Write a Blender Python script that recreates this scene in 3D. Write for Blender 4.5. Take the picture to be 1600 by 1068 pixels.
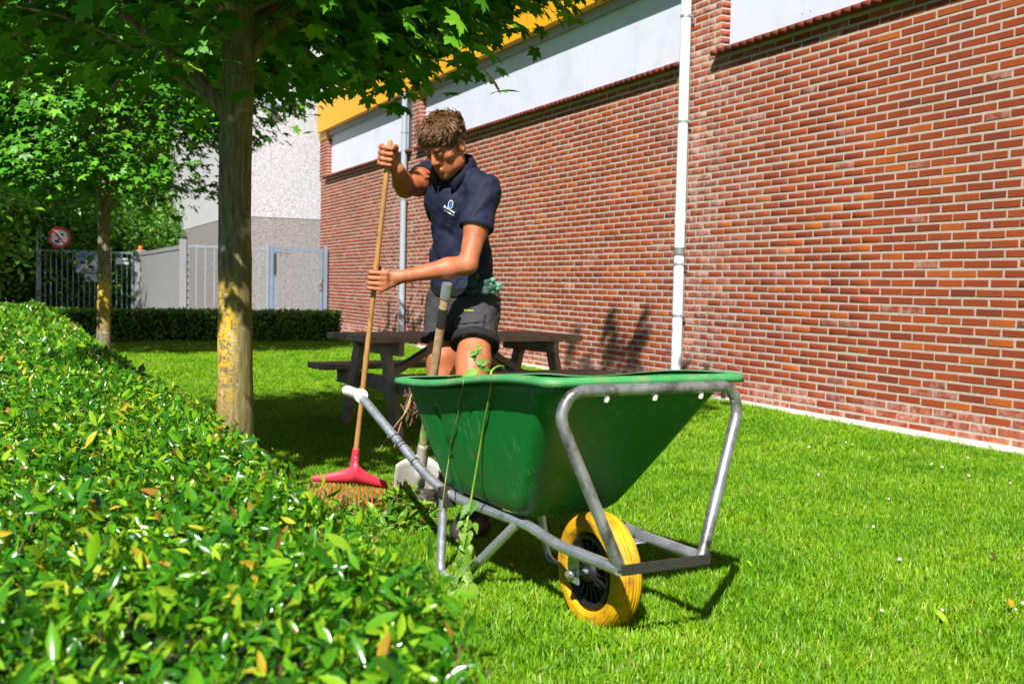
import bpy, bmesh, math, random
import numpy as np
from mathutils import Vector, Matrix, noise as mnoise

for _o in list(bpy.data.objects):
    bpy.data.objects.remove(_o)
SC = bpy.context.scene
COL = SC.collection
rnd = random.Random(7)
rng = np.random.default_rng(11)
PI = math.pi

# ------------------------------------------------------------------ camera
PITCH, ROLL, FPX = math.radians(2.96), math.radians(1.2), 1680.0
CAM_H = 1.0
RC = Matrix.Rotation(PI / 2 - PITCH, 3, 'X') @ Matrix.Rotation(ROLL, 3, 'Z')
cam_d = bpy.data.cameras.new('camera')
cam = bpy.data.objects.new('camera', cam_d)
COL.objects.link(cam)
cam.matrix_world = Matrix.Translation((0, 0, CAM_H)) @ RC.to_4x4()
cam_d.sensor_width = 36.0
cam_d.lens = FPX / 1600 * 36.0
cam_d.clip_start = 0.05
cam_d.clip_end = 600
cam_d.dof.use_dof = True
cam_d.dof.focus_distance = 4.3
cam_d.dof.aperture_fstop = 5.6
SC.camera = cam

# ------------------------------------------------------------------ world, sun, exposure
SUN_AZ, SUN_EL = math.radians(13.0), math.radians(44.0)     # direction the light travels, from +Y towards +X
W = bpy.data.worlds.new('World')
SC.world = W
W.use_nodes = True
wn = W.node_tree
sky = wn.nodes.new('ShaderNodeTexSky')
sky.sky_type = 'NISHITA'
sky.sun_disc = False
sky.sun_elevation = SUN_EL
sky.sun_rotation = PI + SUN_AZ
sky.air_density = 0.7
sky.dust_density = 0.3
bgn = wn.nodes['Background']
wn.links.new(sky.outputs[0], bgn.inputs[0])
bgn.inputs[1].default_value = 0.05
sun_d = bpy.data.lights.new('sun', 'SUN')
sun_d.energy = 5.0
sun_d.angle = math.radians(0.53)
sun_d.color = (1.0, 0.955, 0.88)
sun = bpy.data.objects.new('sun', sun_d)
COL.objects.link(sun)
LDIR = Vector((math.sin(SUN_AZ) * math.cos(SUN_EL), math.cos(SUN_AZ) * math.cos(SUN_EL), -math.sin(SUN_EL)))
sun.rotation_euler = LDIR.to_track_quat('-Z', 'Y').to_euler()
sun.location = (-6, -12, 14)
SC.view_settings.view_transform = 'Standard'
SC.view_settings.look = 'None'
SC.view_settings.gamma = 1.0
SC.view_settings.use_curve_mapping = False
SC.view_settings.exposure = 0.9
SC.cycles.max_bounces = 6
SC.cycles.diffuse_bounces = 2
SC.cycles.glossy_bounces = 2
SC.cycles.transmission_bounces = 3
SC.cycles.transparent_max_bounces = 4
SC.cycles.caustics_reflective = False
SC.cycles.caustics_refractive = False


# ------------------------------------------------------------------ helpers
def ray(px, py):
    return RC @ Vector(((px - 800) / FPX, -(py - 534) / FPX, -1.0))


def at(px, py, Y):
    d = ray(px, py)
    return Vector((0, 0, CAM_H)) + d * (Y / d.y)


def gnd(px, py, z=0.0):
    d = ray(px, py)
    return Vector((0, 0, CAM_H)) + d * ((z - CAM_H) / d.z)


RCI = np.array(RC.transposed())


def project(P):
    q = (np.asarray(P) - np.array([0, 0, CAM_H])) @ RCI.T
    return 800 - FPX * q[:, 0] / q[:, 2], 534 + FPX * q[:, 1] / q[:, 2], -q[:, 2]


def tag(o, label=None, cat=None, group=None, kind=None):
    if label: o['label'] = label
    if cat: o['category'] = cat
    if group: o['group'] = group
    if kind: o['kind'] = kind
    return o


WM = {}


def setparent(o, parent, local):
    if parent is not None:
        o.parent = parent
        if not local:
            o.matrix_parent_inverse = WM.get(parent.name, Matrix.Identity(4)).inverted()
            WM[o.name] = Matrix.Identity(4)
        else:
            WM[o.name] = WM.get(parent.name, Matrix.Identity(4))
    else:
        WM[o.name] = Matrix.Identity(4)


def empty(name, loc=(0, 0, 0), rz=0.0):
    o = bpy.data.objects.new(name, None)
    o.empty_display_size = 0.1
    COL.objects.link(o)
    o.location = loc
    o.rotation_euler = (0, 0, rz)
    WM[o.name] = Matrix.Translation(loc) @ Matrix.Rotation(rz, 4, 'Z')
    return o


def link(name, me, mat=None, parent=None, local=False, smooth=True):
    if mat is not None and not me.materials:
        me.materials.append(mat)
    if smooth:
        me.polygons.foreach_set('use_smooth', np.ones(len(me.polygons), dtype=bool))
    o = bpy.data.objects.new(name, me)
    COL.objects.link(o)
    setparent(o, parent, local)
    return o


def mesh_np(name, V, F, tint=None):
    """F: (n,k) int array of equal-size polygons"""
    V = np.asarray(V, dtype=np.float32)
    F = np.asarray(F, dtype=np.int32)
    me = bpy.data.meshes.new(name)
    me.vertices.add(len(V))
    me.vertices.foreach_set('co', V.ravel())
    n, k = F.shape
    me.loops.add(n * k)
    me.loops.foreach_set('vertex_index', F.ravel())
    me.polygons.add(n)
    me.polygons.foreach_set('loop_start', np.arange(0, n * k, k, dtype=np.int32))
    try:
        me.polygons.foreach_set('loop_total', np.full(n, k, dtype=np.int32))
    except Exception:
        pass
    if tint is not None:
        a = me.attributes.new('tint', 'FLOAT', 'POINT')
        a.data.foreach_set('value', np.asarray(tint, dtype=np.float32))
    me.update(calc_edges=True)
    me.validate()
    return me


class MB:
    def __init__(self):
        self.v = []
        self.f = []

    def add(self, vs, fs):
        b = len(self.v)
        self.v += [tuple(p) for p in vs]
        self.f += [tuple(b + i for i in q) for q in fs]

    def box(self, c, s, ax=None):
        """c centre, s full sizes, ax = 3 axis vectors"""
        c = Vector(c)
        ax = ax or (Vector((1, 0, 0)), Vector((0, 1, 0)), Vector((0, 0, 1)))
        h = [x * 0.5 for x in s]
        vs = []
        for k in (-1, 1):
            for j in (-1, 1):
                for i in (-1, 1):
                    vs.append(c + ax[0] * (i * h[0]) + ax[1] * (j * h[1]) + ax[2] * (k * h[2]))
        self.add(vs, [(0, 2, 3, 1), (4, 5, 7, 6), (0, 1, 5, 4), (2, 6, 7, 3), (0, 4, 6, 2), (1, 3, 7, 5)])

    def bar(self, a, b, w, h, up=(0, 0, 1)):
        a, b = Vector(a), Vector(b)
        x = (b - a)
        L = x.length
        x.normalize()
        y = Vector(up).cross(x)
        if y.length < 1e-4: y = Vector((0, 1, 0)).cross(x)
        y.normalize()
        z = x.cross(y)
        self.box((a + b) / 2, (L, w, h), (x, y, z))

    def tube(self, pts, r, seg=10, caps=True, closed=False):
        pts = [Vector(p) for p in pts]
        n = len(pts)
        rr = r if isinstance(r, (list, tuple)) else [r] * n
        T = []
        for i in range(n):
            if closed:
                t = pts[(i + 1) % n] - pts[i - 1]
            else:
                t = pts[min(i + 1, n - 1)] - pts[max(i - 1, 0)]
            T.append(t.normalized())
        u = T[0].orthogonal().normalized()
        vs = []
        for i in range(n):
            u = (u - T[i] * u.dot(T[i]))
            if u.length < 1e-6: u = T[i].orthogonal()
            u.normalize()
            w = T[i].cross(u)
            for k in range(seg):
                a = 2 * PI * k / seg
                vs.append(pts[i] + (u * math.cos(a) + w * math.sin(a)) * rr[i])
        fs = []
        for i in range(n if closed else n - 1):
            j = (i + 1) % n
            for k in range(seg):
                k2 = (k + 1) % seg
                fs.append((i * seg + k, i * seg + k2, j * seg + k2, j * seg + k))
        if caps and not closed:
            q = len(vs)
            vs += vs[:seg] + vs[(n - 1) * seg:n * seg]
            fs.append(tuple(q + k for k in range(seg - 1, -1, -1)))
            fs.append(tuple(q + seg + k for k in range(seg)))
        self.add(vs, fs)

    def lathe(self, prof, seg=32, M=None):
        """prof list of (radius, height); axis local z, M places it"""
        vs, fs = [], []
        n = len(prof)
        for i in range(seg):
            a = 2 * PI * i / seg
            for (r, h) in prof:
                p = Vector((r * math.cos(a), r * math.sin(a), h))
                vs.append(M @ p if M else p)
        for i in range(seg):
            j = (i + 1) % seg
            for k in range(n - 1):
                fs.append((i * n + k, j * n + k, j * n + k + 1, i * n + k + 1))
        self.add(vs, fs)

    def build(self, name, mat, parent=None, local=False, smooth=False, bevel=0.0, seg=2):
        me = bpy.data.meshes.new(name)
        me.from_pydata(self.v, [], self.f)
        me.update()
        o = link(name, me, mat, parent, local, smooth)
        if bevel:
            m = o.modifiers.new('bevel', 'BEVEL')
            m.width = bevel
            m.segments = seg
            m.limit_method = 'ANGLE'
            m.angle_limit = math.radians(40)
        return o


def curve(pts, n=6):
    """Catmull-Rom resample"""
    pts = [Vector(p) for p in pts]
    out = []
    P = [2 * pts[0] - pts[1]] + pts + [2 * pts[-1] - pts[-2]]
    for i in range(1, len(P) - 2):
        a, b, c, d = P[i - 1], P[i], P[i + 1], P[i + 2]
        for k in range(n):
            t = k / n
            out.append(0.5 * ((2 * b) + (c - a) * t + (2 * a - 5 * b + 4 * c - d) * t * t + (3 * b - a - 3 * c + d) * t ** 3))
    out.append(pts[-1])
    return out


def fillet(pts, r, n=6):
    """polyline with rounded corners"""
    pts = [Vector(p) for p in pts]
    out = [pts[0]]
    for i in range(1, len(pts) - 1):
        a, b, c = pts[i - 1], pts[i], pts[i + 1]
        rr = min(r if not isinstance(r, (list, tuple)) else r[i - 1], (a - b).length * 0.49, (c - b).length * 0.49)
        p, q = b + (a - b).normalized() * rr, b + (c - b).normalized() * rr
        for k in range(n + 1):
            t = k / n
            out.append(p * (1 - t) ** 2 + b * 2 * t * (1 - t) + q * t * t)
    out.append(pts[-1])
    return out


# ------------------------------------------------------------------ materials
MAT = {}


def srgb(h):
    h = h.lstrip('#')
    v = [int(h[i:i + 2], 16) / 255 for i in (0, 2, 4)]
    return tuple((x / 12.92 if x <= 0.04045 else ((x + 0.055) / 1.055) ** 2.4) for x in v)


def new_mat(name):
    m = bpy.data.materials.new(name)
    m.use_nodes = True
    nt = m.node_tree
    return m, nt, nt.nodes['Principled BSDF'], nt.nodes['Material Output']


def nd(nt, t, **kw):
    n = nt.nodes.new(t)
    for k, v in kw.items():
        setattr(n, k, v)
    return n


def ramp(nt, fac, stops):
    r = nd(nt, 'ShaderNodeValToRGB')
    e = r.color_ramp.elements
    while len(e) < len(stops): e.new(0.5)
    for i, (p, c) in enumerate(stops):
        e[i].position = p
        e[i].color = (*c, 1) if len(c) == 3 else c
    nt.links.new(fac, r.inputs[0])
    return r


def coords(nt, scale=1.0, kind='Object', stretch=None):
    tc = nd(nt, 'ShaderNodeTexCoord')
    mp = nd(nt, 'ShaderNodeMapping')
    mp.inputs['Scale'].default_value = stretch or (scale, scale, scale)
    nt.links.new(tc.outputs[kind], mp.inputs[0])
    return mp.outputs[0]


def nz(nt, vec, scale, detail=4, rough=0.6):
    n = nd(nt, 'ShaderNodeTexNoise')
    n.inputs['Scale'].default_value = scale
    n.inputs['Detail'].default_value = detail
    n.inputs['Roughness'].default_value = rough
    if vec is not None: nt.links.new(vec, n.inputs['Vector'])
    return n.outputs['Fac']


def mixc(nt, fac, a, b, mode='MIX'):
    m = nd(nt, 'ShaderNodeMix', data_type='RGBA', blend_type=mode)
    for s, x in ((m.inputs[0], fac), (m.inputs[6], a), (m.inputs[7], b)):
        if hasattr(x, 'is_output') or isinstance(x, bpy.types.NodeSocket):
            nt.links.new(x, s)
        elif isinstance(x, (int, float)):
            s.default_value = x
        else:
            s.default_value = (*x, 1)
    return m.outputs[2]


def bump(nt, height, strength=0.3, dist=0.01):
    b = nd(nt, 'ShaderNodeBump')
    b.inputs['Strength'].default_value = strength
    b.inputs['Distance'].default_value = dist
    nt.links.new(height, b.inputs['Height'])
    return b.outputs[0]


def simple(name, col, rough=0.6, var=0.18, scale=6.0, metallic=0.0, bmp=0.0, bscale=60.0, bdist=0.004,
           stretch=None, spec=0.5, dirt=None, dirt_scale=5.0, dirt_amt=(0.5, 0.7), rvar=0.1):
    m, nt, bs, out = new_mat(name)
    v = coords(nt, 1.0, 'Object', stretch)
    n1 = nz(nt, v, scale, 5, 0.65)
    lo = tuple(x * (1 - var) for x in col)
    hi = tuple(min(1, x * (1 + var)) for x in col)
    c = ramp(nt, n1, [(0.3, lo), (0.7, hi)]).outputs[0]
    if dirt:
        n2 = nz(nt, v, dirt_scale, 8, 0.7)
        f = ramp(nt, n2, [(dirt_amt[0], (0, 0, 0)), (dirt_amt[1], (1, 1, 1))]).outputs[0]
        c = mixc(nt, f, c, dirt)
    nt.links.new(c, bs.inputs['Base Color'])
    rr = nd(nt, 'ShaderNodeMapRange')
    rr.inputs['To Min'].default_value = max(0.02, rough - rvar)
    rr.inputs['To Max'].default_value = min(1, rough + rvar)
    nt.links.new(n1, rr.inputs[0])
    nt.links.new(rr.outputs[0], bs.inputs['Roughness'])
    bs.inputs['Metallic'].default_value = metallic
    bs.inputs['Specular IOR Level'].default_value = spec
    if bmp:
        nt.links.new(bump(nt, nz(nt, v, bscale, 5, 0.6), bmp, bdist), bs.inputs['Normal'])
    MAT[name] = m
    return m


def attr(nt, name, typ='GEOMETRY'):
    a = nd(nt, 'ShaderNodeAttribute', attribute_type=typ, attribute_name=name)
    return a.outputs['Fac']


def leafmat(name, stops, rough=0.35, trans=0.35, tcol=(0.25, 0.5, 0.03), typ='GEOMETRY', spec=0.5, bmp=0.0, patch=None):
    m, nt, bs, out = new_mat(name)
    a = attr(nt, 'tint', typ)
    if patch:
        gp = nd(nt, 'ShaderNodeNewGeometry').outputs['Position']
        pn = nz(nt, gp, patch[0], 4, 0.6)
        ad = nd(nt, 'ShaderNodeMath', operation='MULTIPLY_ADD')
        nt.links.new(pn, ad.inputs[0])
        ad.inputs[1].default_value = patch[1]
        ad2 = nd(nt, 'ShaderNodeMath', operation='ADD')
        nt.links.new(a, ad2.inputs[0])
        ad.inputs[2].default_value = -patch[1] * 0.5
        nt.links.new(ad.outputs[0], ad2.inputs[1])
        a = ad2.outputs[0]
    c = ramp(nt, a, stops).outputs[0]
    nt.links.new(c, bs.inputs['Base Color'])
    bs.inputs['Roughness'].default_value = rough
    bs.inputs['Specular IOR Level'].default_value = spec
    tr = nd(nt, 'ShaderNodeBsdfTranslucent')
    tc = mixc(nt, 0.55, c, tcol)
    nt.links.new(tc, tr.inputs[0])
    mx = nd(nt, 'ShaderNodeMixShader')
    mx.inputs[0].default_value = trans
    nt.links.new(bs.outputs[0], mx.inputs[1])
    nt.links.new(tr.outputs[0], mx.inputs[2])
    nt.links.new(mx.outputs[0], out.inputs[0])
    MAT[name] = m
    return m


# bricks: colour from a per-brick value; 'wash' is the white bloom of salts by the pipes
def brickmat(name, typ):
    m, nt, bs, out = new_mat(name)
    t = attr(nt, 'tint', typ)
    w = attr(nt, 'wash', typ)
    gp = nd(nt, 'ShaderNodeNewGeometry').outputs['Position']
    base = ramp(nt, t, [(0.0, srgb('#562a1e')), (0.25, srgb('#783420')), (0.55, srgb('#923f1f')), (0.8, srgb('#a54a1e')), (1.0, srgb('#ba6222'))]).outputs[0]
    n1 = nz(nt, gp, 35, 6, 0.7)
    c = mixc(nt, n1, base, mixc(nt, 0.4, base, srgb('#6a2f1c')))
    n2 = nz(nt, gp, 9, 6, 0.75)
    f = nd(nt, 'ShaderNodeMath', operation='MULTIPLY')
    nt.links.new(ramp(nt, n2, [(0.42, (0, 0, 0)), (0.66, (1, 1, 1))]).outputs[0], f.inputs[0])
    nt.links.new(w, f.inputs[1])
    c = mixc(nt, f.outputs[0], c, srgb('#d9c0b4'))
    # grime in broad vertical runs, and fine fired specks
    mp = nd(nt, 'ShaderNodeMapping')
    mp.inputs['Scale'].default_value = (2.2, 2.2, 0.35)
    nt.links.new(gp, mp.inputs[0])
    gr_ = ramp(nt, nz(nt, mp.outputs[0], 1.0, 6, 0.65), [(0.48, (0, 0, 0)), (0.72, (0.4, 0.4, 0.4))]).outputs[0]
    c = mixc(nt, gr_, c, srgb('#5c3426'))
    c = mixc(nt, ramp(nt, nz(nt, gp, 240, 3, 0.6), [(0.60, (0, 0, 0)), (0.70, (0.6, 0.6, 0.6))]).outputs[0], c, srgb('#4e281c'))
    nt.links.new(c, bs.inputs['Base Color'])
    bs.inputs['Roughness'].default_value = 0.78
    bs.inputs['Specular IOR Level'].default_value = 0.3
    nt.links.new(bump(nt, nz(nt, gp, 160, 6, 0.7), 0.35, 0.004), bs.inputs['Normal'])
    MAT[name] = m


brickmat('brick_mass', 'GEOMETRY')
brickmat('brick_single', 'OBJECT')
simple('mortar', srgb('#b1a69c'), 0.95, 0.15, 30, bmp=0.6, bscale=220, bdist=0.004, dirt=srgb('#a89f94'), dirt_scale=3, dirt_amt=(0.5, 0.8), spec=0.2)
simple('white_panel', srgb('#ced3e6'), 0.5, 0.03, 2, dirt=srgb('#bcc4cf'), dirt_scale=1.5, dirt_amt=(0.5, 0.8))
simple('panel_joint', srgb('#aab0b8'), 0.6)
simple('yellow_fascia', srgb('#e3a404'), 0.45, 0.06, 3, dirt=srgb('#b98204'), dirt_scale=4, dirt_amt=(0.55, 0.8))
simple('grey_flashing', srgb('#8b929b'), 0.5, 0.08)
simple('pvc_pipe', srgb('#dfe3e8'), 0.5, 0.03, 4, dirt=srgb('#ccd2d8'), dirt_scale=3, dirt_amt=(0.5, 0.8))
simple('pvc_grey', srgb('#98a2ac'), 0.45, 0.05, 4)
simple('edging', srgb('#cfc9bf'), 0.95, 0.12, 20, bmp=0.6, bscale=120, bdist=0.006, dirt=srgb('#a39b8d'), dirt_scale=8, dirt_amt=(0.5, 0.75))
simple('galv', srgb('#c2c9d2'), 0.36, 0.18, 18, metallic=0.78, bmp=0.15, bscale=140, bdist=0.001, dirt=srgb('#6d6a66'), dirt_scale=22, dirt_amt=(0.55, 0.75), rvar=0.14)
simple('steel_worn', srgb('#b0b3b6'), 0.36, 0.2, 14, metallic=0.78, bmp=0.2, bscale=120, bdist=0.001, dirt=srgb('#4b4038'), dirt_scale=12, dirt_amt=(0.48, 0.68))
simple('dark_steel', srgb('#4a4946'), 0.55, 0.2, 14, metallic=0.6, bmp=0.2, bscale=120, bdist=0.001, dirt=srgb('#3a2f27'), dirt_scale=14, dirt_amt=(0.5, 0.7))
simple('gate_paint', srgb('#7f93a8'), 0.5, 0.08, 6, metallic=0.3)
simple('fence_galv', srgb('#98a6b5'), 0.5, 0.1, 10, metallic=0.4)
simple('gate_grey', srgb('#87888a'), 0.55, 0.06, 4)
simple('black_plastic', (0.012, 0.012, 0.013), 0.45, 0.2, 12, bmp=0.1, bscale=150, bdist=0.001)
simple('black_metal', (0.02, 0.02, 0.022), 0.5, 0.2, 8)
simple('white_plastic', srgb('#e8e4dc'), 0.5, 0.06, 10, dirt=srgb('#b3a999'), dirt_scale=14, dirt_amt=(0.55, 0.75))
simple('tub_rim', srgb('#3d8f52'), 0.6, 0.15, 14, dirt=srgb('#7d8a5e'), dirt_scale=16, dirt_amt=(0.5, 0.72), bmp=0.25, bscale=90, bdist=0.002)
simple('tyre_yellow', srgb('#d29d00'), 0.62, 0.1, 9, dirt=srgb('#6e4f14'), dirt_scale=16, dirt_amt=(0.46, 0.72), bmp=0.25, bscale=110, bdist=0.002)
simple('table_wood', srgb('#ad937a'), 0.8, 0.22, 5, stretch=None, bmp=0.5, bscale=50, bdist=0.003, dirt=srgb('#7c6048'), dirt_scale=7, dirt_amt=(0.45, 0.7))
simple('handle_wood', srgb('#ad7f48'), 0.6, 0.2, 9, bmp=0.3, bscale=90, bdist=0.001, dirt=srgb('#7d5a33'), dirt_scale=18, dirt_amt=(0.5, 0.72))
simple('shovel_wood', srgb('#a98e69'), 0.65, 0.2, 9, bmp=0.3, bscale=90, bdist=0.001, dirt=srgb('#6f5a40'), dirt_scale=14, dirt_amt=(0.48, 0.7))
simple('rake_red', srgb('#d2364a'), 0.45, 0.1, 12, dirt=srgb('#9b5a58'), dirt_scale=14, dirt_amt=(0.56, 0.8), bmp=0.1, bscale=80, bdist=0.001)
simple('shovel_steel', srgb('#c9c6c0'), 0.5, 0.1, 8, metallic=0.35, dirt=srgb('#8a7a66'), dirt_scale=9, dirt_amt=(0.52, 0.74), bmp=0.2, bscale=60, bdist=0.002)
simple('tape_black', (0.02, 0.02, 0.02), 0.5)
simple('green_paint', srgb('#4f8a34'), 0.6, 0.15, 20, dirt=srgb('#a98e69'), dirt_scale=30, dirt_amt=(0.5, 0.6))
simple('skin', srgb('#ad6a48'), 0.52, 0.16, 22, bmp=0.12, bscale=260, bdist=0.001, dirt=srgb('#984a30'), dirt_scale=13, dirt_amt=(0.44, 0.75), spec=0.4)
simple('navy', srgb('#131a32'), 0.75, 0.12, 20, bmp=0.25, bscale=420, bdist=0.001, spec=0.3)
simple('navy_dark', srgb('#10152a'), 0.8, 0.12, 20, spec=0.25)
simple('shorts_cloth', srgb('#3b3a3c'), 0.85, 0.18, 16, bmp=0.3, bscale=380, bdist=0.001, spec=0.2)
simple('black_cloth', (0.012, 0.012, 0.014), 0.8, 0.2, 18, spec=0.25)
simple('boot', (0.025, 0.022, 0.02), 0.6, 0.3, 18, dirt=srgb('#5a4a38'), dirt_scale=12, dirt_amt=(0.5, 0.7))
simple('hair', srgb('#694729'), 0.36, 0.35, 30, spec=0.6)
simple('glove_green', srgb('#0b3428'), 0.6, 0.2, 30)
simple('glove_tip', srgb('#4f9478'), 0.65, 0.15, 30)
simple('logo_blue', srgb('#2f78d8'), 0.6, 0.1, 40)
simple('logo_white', srgb('#dfe3e8'), 0.7)
simple('logo_lime', srgb('#b9c81e'), 0.7)
simple('soil', srgb('#4a3a2a'), 0.95, 0.3, 12, bmp=0.8, bscale=40, bdist=0.02)
simple('twig', srgb('#5d4630'), 0.85, 0.25, 12)
simple('dry_stem', srgb('#a08a5c'), 0.8, 0.25, 16)
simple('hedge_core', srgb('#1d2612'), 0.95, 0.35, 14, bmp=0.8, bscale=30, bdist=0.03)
simple('paving', srgb('#8d8a84'), 0.9, 0.12, 5, bmp=0.3, bscale=60, bdist=0.004, dirt=srgb('#6c6a64'), dirt_scale=2, dirt_amt=(0.45, 0.7))
simple('sign_red', srgb('#c0362c'), 0.5, 0.05)
simple('sign_white', srgb('#dfe2ea'), 0.5, 0.04)
simple('poster_blue', srgb('#8fa3c8'), 0.5, 0.15, 6)
simple('print_dark', srgb('#23262e'), 0.6)
simple('print_blue', srgb('#2b77c4'), 0.6)
simple('orange_lamp', srgb('#e8622a'), 0.35)
simple('clover_white', srgb('#e6e4de'), 0.7)


# speckled concrete, two tones
def pebble(name, a, b, d):
    m, nt, bs, out = new_mat(name)
    v = coords(nt, 1.0)
    n1 = nz(nt, v, 26, 6, 0.8)
    n2 = nz(nt, v, 1.3, 4, 0.6)
    c = ramp(nt, n1, [(0.36, d), (0.5, a), (0.64, b)]).outputs[0]
    c = mixc(nt, ramp(nt, n2, [(0.35, (0, 0, 0)), (0.7, (0.35, 0.35, 0.35))]).outputs[0], c, a)
    nt.links.new(c, bs.inputs['Base Color'])
    bs.inputs['Roughness'].default_value = 0.9
    bs.inputs['Specular IOR Level'].default_value = 0.25
    nt.links.new(bump(nt, n1, 0.5, 0.01), bs.inputs['Normal'])
    MAT[name] = m


pebble('pebble_light', srgb('#b4b3b8'), srgb('#cfcfd4'), srgb('#77777f'))
pebble('pebble_dark', srgb('#8a8685'), srgb('#a5a19e'), srgb('#605c5b'))
pebble('smooth_light', srgb('#b9b9bd'), srgb('#c4c4c8'), srgb('#a9a9ae'))


# tub: moulded green plastic with pale scuffs
def tubmat():
    m, nt, bs, out = new_mat('tub_green')
    v = coords(nt, 1.0, 'Object', (30, 30, 5))
    n = nz(nt, v, 1.0, 8, 0.75)
    v2 = coords(nt, 1.0)
    n2 = nz(nt, v2, 4.5, 3, 0.5)
    mu = nd(nt, 'ShaderNodeMath', operation='MULTIPLY')
    nt.links.new(ramp(nt, n, [(0.53, (0, 0, 0)), (0.68, (1, 1, 1))]).outputs[0], mu.inputs[0])
    nt.links.new(ramp(nt, n2, [(0.45, (0, 0, 0)), (0.65, (0.75, 0.75, 0.75))]).outputs[0], mu.inputs[1])
    c = mixc(nt, n2, srgb('#046a26'), srgb('#087a30'))
    c = mixc(nt, mu.outputs[0], c, srgb('#7fa886'))
    # mud splashed up from the wheel side
    sz = nd(nt, 'ShaderNodeSeparateXYZ')
    nt.links.new(v2, sz.inputs[0])
    mr = nd(nt, 'ShaderNodeMapRange')
    nt.links.new(sz.outputs[2], mr.inputs[0])
    mr.inputs['From Min'].default_value = 0.52
    mr.inputs['From Max'].default_value = 0.30
    mm = nd(nt, 'ShaderNodeMath', operation='MULTIPLY')
    nt.links.new(mr.outputs[0], mm.inputs[0])
    nt.links.new(ramp(nt, nz(nt, v2, 16, 8, 0.8), [(0.50, (0, 0, 0)), (0.60, (0.85, 0.85, 0.85))]).outputs[0], mm.inputs[1])
    c = mixc(nt, mm.outputs[0], c, srgb('#4d4a2c'))
    rr = nd(nt, 'ShaderNodeMapRange')
    rr.inputs['To Min'].default_value = 0.34
    rr.inputs['To Max'].default_value = 0.62
    nt.links.new(n, rr.inputs[0])
    nt.links.new(rr.outputs[0], bs.inputs['Roughness'])
    nt.links.new(c, bs.inputs['Base Color'])
    nt.links.new(bump(nt, nz(nt, v2, 90, 4, 0.6), 0.12, 0.003), bs.inputs['Normal'])
    MAT['tub_green'] = m


tubmat()


# maple bark with lichen (yellow crust) and algae (green) patches
def barkmat():
    m, nt, bs, out = new_mat('bark')
    v = coords(nt, 1.0, 'Object', (60, 60, 9))
    fur = nz(nt, v, 1.0, 6, 0.7)
    v2 = coords(nt, 1.0)
    c = ramp(nt, fur, [(0.3, srgb('#3f382d')), (0.55, srgb('#766c58')), (0.75, srgb('#a59b85'))]).outputs[0]
    pale = ramp(nt, nz(nt, v2, 7, 6, 0.7), [(0.55, (0, 0, 0)), (0.68, (1, 1, 1))]).outputs[0]
    c = mixc(nt, pale, c, srgb('#bdb6aa'))
    sx = nd(nt, 'ShaderNodeSeparateXYZ')
    nt.links.new(v2, sx.inputs[0])
    # algae on the side away from the hedge
    rx = nd(nt, 'ShaderNodeMapRange')
    nt.links.new(sx.outputs[0], rx.inputs[0])
    rx.inputs['From Min'].default_value = -0.03
    rx.inputs['From Max'].default_value = 0.09
    al = nd(nt, 'ShaderNodeMath', operation='MULTIPLY')
    nt.links.new(rx.outputs[0], al.inputs[0])
    nt.links.new(ramp(nt, nz(nt, v2, 5, 5, 0.7), [(0.3, (0, 0, 0)), (0.6, (0.8, 0.8, 0.8))]).outputs[0], al.inputs[1])
    c = mixc(nt, al.outputs[0], c, srgb('#7a7428'))
    # yellow lichen
    lv = coords(nt, 1.0, 'Object', (1, 1, 1.6))
    ln = ramp(nt, nz(nt, lv, 9, 7, 0.75), [(0.41, (0, 0, 0)), (0.47, (1, 1, 1))]).outputs[0]
    bx = nd(nt, 'ShaderNodeMapRange')
    nt.links.new(sx.outputs[0], bx.inputs[0])
    bx.inputs['From Min'].default_value = 0.05
    bx.inputs['From Max'].default_value = -0.01
    bz = nd(nt, 'ShaderNodeMapRange')
    nt.links.new(sx.outputs[2], bz.inputs[0])
    bz.inputs['From Min'].default_value = 0.25
    bz.inputs['From Max'].default_value = 0.7
    bz2 = nd(nt, 'ShaderNodeMapRange')
    nt.links.new(sx.outputs[2], bz2.inputs[0])
    bz2.inputs['From Min'].default_value = 1.06
    bz2.inputs['From Max'].default_value = 0.92
    m1 = nd(nt, 'ShaderNodeMath', operation='MULTIPLY')
    nt.links.new(bx.outputs[0], m1.inputs[0])
    m0 = nd(nt, 'ShaderNodeMath', operation='MULTIPLY')
    nt.links.new(bz.outputs[0], m0.inputs[0])
    nt.links.new(bz2.outputs[0], m0.inputs[1])
    nt.links.new(m0.outputs[0], m1.inputs[1])
    fl_ = ramp(nt, nz(nt, v2, 55, 4, 0.7), [(0.40, (0, 0, 0)), (0.52, (1, 1, 1))]).outputs[0]
    m3 = nd(nt, 'ShaderNodeMath', operation='MULTIPLY')
    nt.links.new(m1.outputs[0], m3.inputs[0])
    nt.links.new(fl_, m3.inputs[1])
    m2 = nd(nt, 'ShaderNodeMath', operation='MULTIPLY')
    nt.links.new(m3.outputs[0], m2.inputs[0])
    nt.links.new(ln, m2.inputs[1])
    c = mixc(nt, m2.outputs[0], c, srgb('#c9a41c'))
    nt.links.new(c, bs.inputs['Base Color'])
    bs.inputs['Roughness'].default_value = 0.9
    bs.inputs['Specular IOR Level'].default_value = 0.2
    nt.links.new(bump(nt, fur, 0.6, 0.012), bs.inputs['Normal'])
    MAT['bark'] = m


barkmat()

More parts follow.
